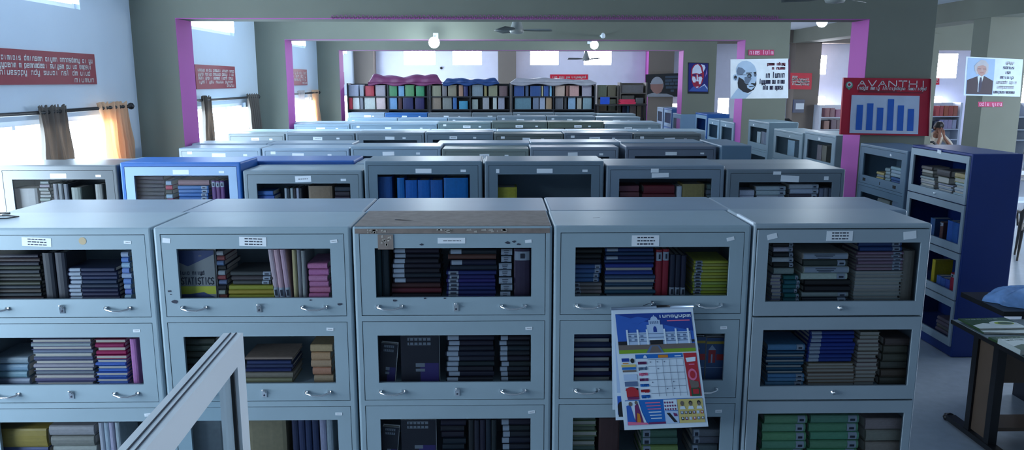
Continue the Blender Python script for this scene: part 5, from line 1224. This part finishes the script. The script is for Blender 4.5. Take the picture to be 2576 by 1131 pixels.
plastic_chair((unp(1985, 300, D=14.2).x, 14.2, 0), 200, 'black chair back seen above the far side bookcase', H=1.42)
plastic_chair((unp(1966, 300, D=15.6).x, 15.6, 0), 170, 'second black chair half hidden behind the bald man pillar', H=1.62)
# person seated, face in hands
def skin(name, verts, edges, radii, m, parent=None, root=0, sub=2, color=None):
    me = bpy.data.meshes.new(name); me.from_pydata([tuple(v) for v in verts], edges, []); me.materials.append(m)
    o = link(name, me, parent, color); sk = o.modifiers.new('skin', 'SKIN'); sk.use_smooth_shade = True
    for i, r_ in enumerate(radii):
        d = me.skin_vertices[0].data[i]; d.radius = (r_, r_) if not isinstance(r_, tuple) else r_; d.use_root = (i == root)
    ss = o.modifiers.new('sub', 'SUBSURF'); ss.levels = sub; ss.render_levels = sub; return o
SKINM = mat('brown_skin', (140,96,78), rough=.6); HAIRM = mat('black_hair', (20,16,16), rough=.5, bump=.4); SHIRT = mat('cream_shirt', (214,204,190), rough=.85); TROU = mat('dark_trousers', (40,42,54), rough=.8)
pr = empty('person', (PX-.04, DP, -.10)); tag(pr, 'person in cream shirt seated with face resting in both hands', 'person')
# facing -y (toward the camera); seat at z .50
V = [(0,.10,.62),(0,.07,.80),(0,.0,1.02),(0,-.04,1.17),(0,-.09,1.27),(0,-.13,1.36),(0,-.15,1.43),   # 0-6 pelvis..head top
     (.17,-.02,1.15),(.25,-.22,.99),(.20,-.40,.915),(.07,-.31,1.12),(.045,-.27,1.22),               # 7-11 left arm to hand at the face
     (-.17,-.02,1.15),(-.24,-.22,.99),(-.17,-.40,.915),(-.06,-.31,1.12),(-.04,-.27,1.22),          # 12-16
     (.10,-.02,.58),(.13,-.42,.57),(.13,-.44,.10),(.13,-.56,.05),(-.10,-.02,.58),(-.13,-.42,.57),(-.13,-.44,.10),(-.13,-.56,.05)]
E = [(0,1),(1,2),(2,3),(3,4),(4,5),(5,6),(3,7),(7,8),(8,9),(9,10),(10,11),(3,12),(12,13),(13,14),(14,15),(15,16),(0,17),(17,18),(18,19),(19,20),(0,21),(21,22),(22,23),(23,24)]
R_ = [(.16,.12),(.14,.11),(.16,.11),(.12,.09),(.055,.055),(.09,.10),(.075,.085),(.065,.065),(.05,.05),(.042,.042),(.032,.03),(.04,.02),(.065,.065),(.05,.05),(.042,.042),(.032,.03),(.04,.02),
      .10,.075,.05,.04,.10,.075,.05,.04]
fl = []
for s_, wi in ((1, 11), (-1, 16)):      # five fingers from each palm, curled over the face
    wx_, wy_, wz_ = V[wi]
    for j, (dx, L_) in enumerate(((-.028,.075),(-.010,.085),(.010,.08),(.028,.065))):
        b_ = len(V); V += [(wx_+dx*s_, wy_+.005, wz_+.04), (wx_+dx*1.05*s_, wy_+.02, wz_+.04+L_*.55), (wx_+dx*1.0*s_, wy_+.045, wz_+.04+L_)]
        E += [(wi, b_), (b_, b_+1), (b_+1, b_+2)]; R_ += [.011, .010, .008]
    b_ = len(V); V += [(wx_+.045*s_, wy_+.02, wz_+.0), (wx_+.055*s_, wy_+.05, wz_+.04)]; E += [(wi, b_), (b_, b_+1)]; R_ += [.012, .009]
skin('body', V, E, R_, SKINM, pr)
sh_v = [V[i] for i in (0,1,2,3)]+[V[7],V[8],(.215,-.36,.935)]+[V[12],V[13],(-.185,-.36,.935)]+[(0,-.07,1.22)]
sh_e = [(0,1),(1,2),(2,3),(3,4),(4,5),(5,6),(3,7),(7,8),(8,9),(3,10)]
skin('shirt', sh_v, sh_e, [(.175,.135),(.16,.125),(.18,.125),(.135,.105),(.08,.08),(.068,.068),(.056,.056),(.08,.08),(.068,.068),(.056,.056),(.07,.065)], SHIRT, pr)
skin('trousers', [V[0],V[17],V[18],(.13,-.44,.16),V[21],V[22],(-.13,-.44,.16)], [(0,1),(1,2),(2,3),(0,4),(4,5),(5,6)], [.165,.115,.088,.06,.115,.088,.06], TROU, pr)
mb = MB()
def hair(u, v):
    q = 2*PI*u; a_ = v*PI*.62
    f_ = 1+.04*math.sin(q*9)
    return (.112*math.sin(a_)*math.cos(q)*f_, -.135+.128*math.sin(a_)*math.sin(q)*f_+.02*v, 1.385+.135*math.cos(a_)-(.03*v if math.sin(q) > 0 else -.035*v))
mb.grid(hair, 28, 10); mb.build('hair', HAIRM, pr)
for s_ in (-1, 1):
    mb = MB(); blob(mb, (.098*s_, -.13, 1.365), (.016, .02, .032), 10); mb.build('ear', SKINM, pr)
    mb = MB(); blob(mb, (.038*s_, -.232, 1.375), (.014, .01, .009), 10); mb.build('eye', INK, pr)
mb = MB(); mb.tube([(0,-.225,1.385),(0,-.25,1.345),(0,-.238,1.335)], [.010,.018,.010], 8); mb.build('nose', SKINM, pr)
mb = MB(); mb.tube([(-.03,-.225,1.305),(0,-.235,1.303),(.03,-.225,1.305)], .007, 6); mb.build('mouth', mat('lips', (120,60,56)), pr)
plastic_chair((PX-.04, DP+.02, 0), 0, 'dark chair the person in cream shirt sits on', H=.95, arms=False)
# right edge furniture
e1 = unp(2552, 440, z=.76)
table(e1.x, e1.x+1.4, e1.y, e1.y+.8, .76, 'grey reading table at the right edge', (96,92,94))
mb = MB(); mb.box(e1.x+.02, e1.x+.8, e1.y+.03, e1.y+.6, .7605, .766); tag(mb.build('white_sheet', WHITE), 'bright white sheet on the reading table at right edge', 'paper')
e3 = unp(2568, 370, D=e1.y+1.9)
plastic_chair((e3.x+.15, e1.y+1.9, 0), 170, 'grey rounded-back chair at the right edge', col=(110,116,122), H=1.22)
e2 = unp(2548, 560, z=.5)
plastic_chair((e2.x+.35, e2.y, 0), 150, 'dark chair under the right edge table, nearer one', col=(50,46,48), H=.8)
plastic_chair((e2.x+.55, e2.y+2.2, 0), 30, 'dark chair between the right edge tables', col=(60,54,56), H=.85)
e4 = unp(2555, 505, z=.46)
mb = MB(); mb.box(e4.x, e4.x+.5, e4.y, e4.y+.45, .43, .46); 
for x in (.02, .44):
    for y in (.02, .39): mb.box(e4.x+x, e4.x+x+.04, e4.y+y, e4.y+y+.04, 0, .43)
tag(mb.build('low_stool', PAINT, None, (200,214,228)), 'pale low stool at the right edge of the floor', 'stool')
area('reading_area_side_fill', (14.6, 9, 2.2), (0, PI/2+.1, 0), 1.6, 7, 900, (.8,.9,1))  # added fill lamp brightening the right-hand floor; this wall has no window

mb = MB(); q0 = unp(12, 548, z=h1)
mb.tube([q0+Vector((-.10, .03, .004)), q0+Vector((-.02, .05, .004)), q0+Vector((.055, .02, .004)), q0+Vector((.03, -.03, .004)), q0+Vector((-.10, -.05, .004))], .003, 6)
mb.tube([q0+Vector((-.10, .07, .012)), q0+Vector((-.015, .065, .012))], .006, 6)
tag(mb.build('cable_loop', BLACK), 'thin black cable loop on top of the leftmost front bookcase', 'cable')

area('reading_area_top_fill', (10.2, 7.5, 3.62), (0, 0, 0), 1.2, 3.5, 190, (.8,.9,1))  # unseen overhead fill, added to lift the floor on the right; no fixture here
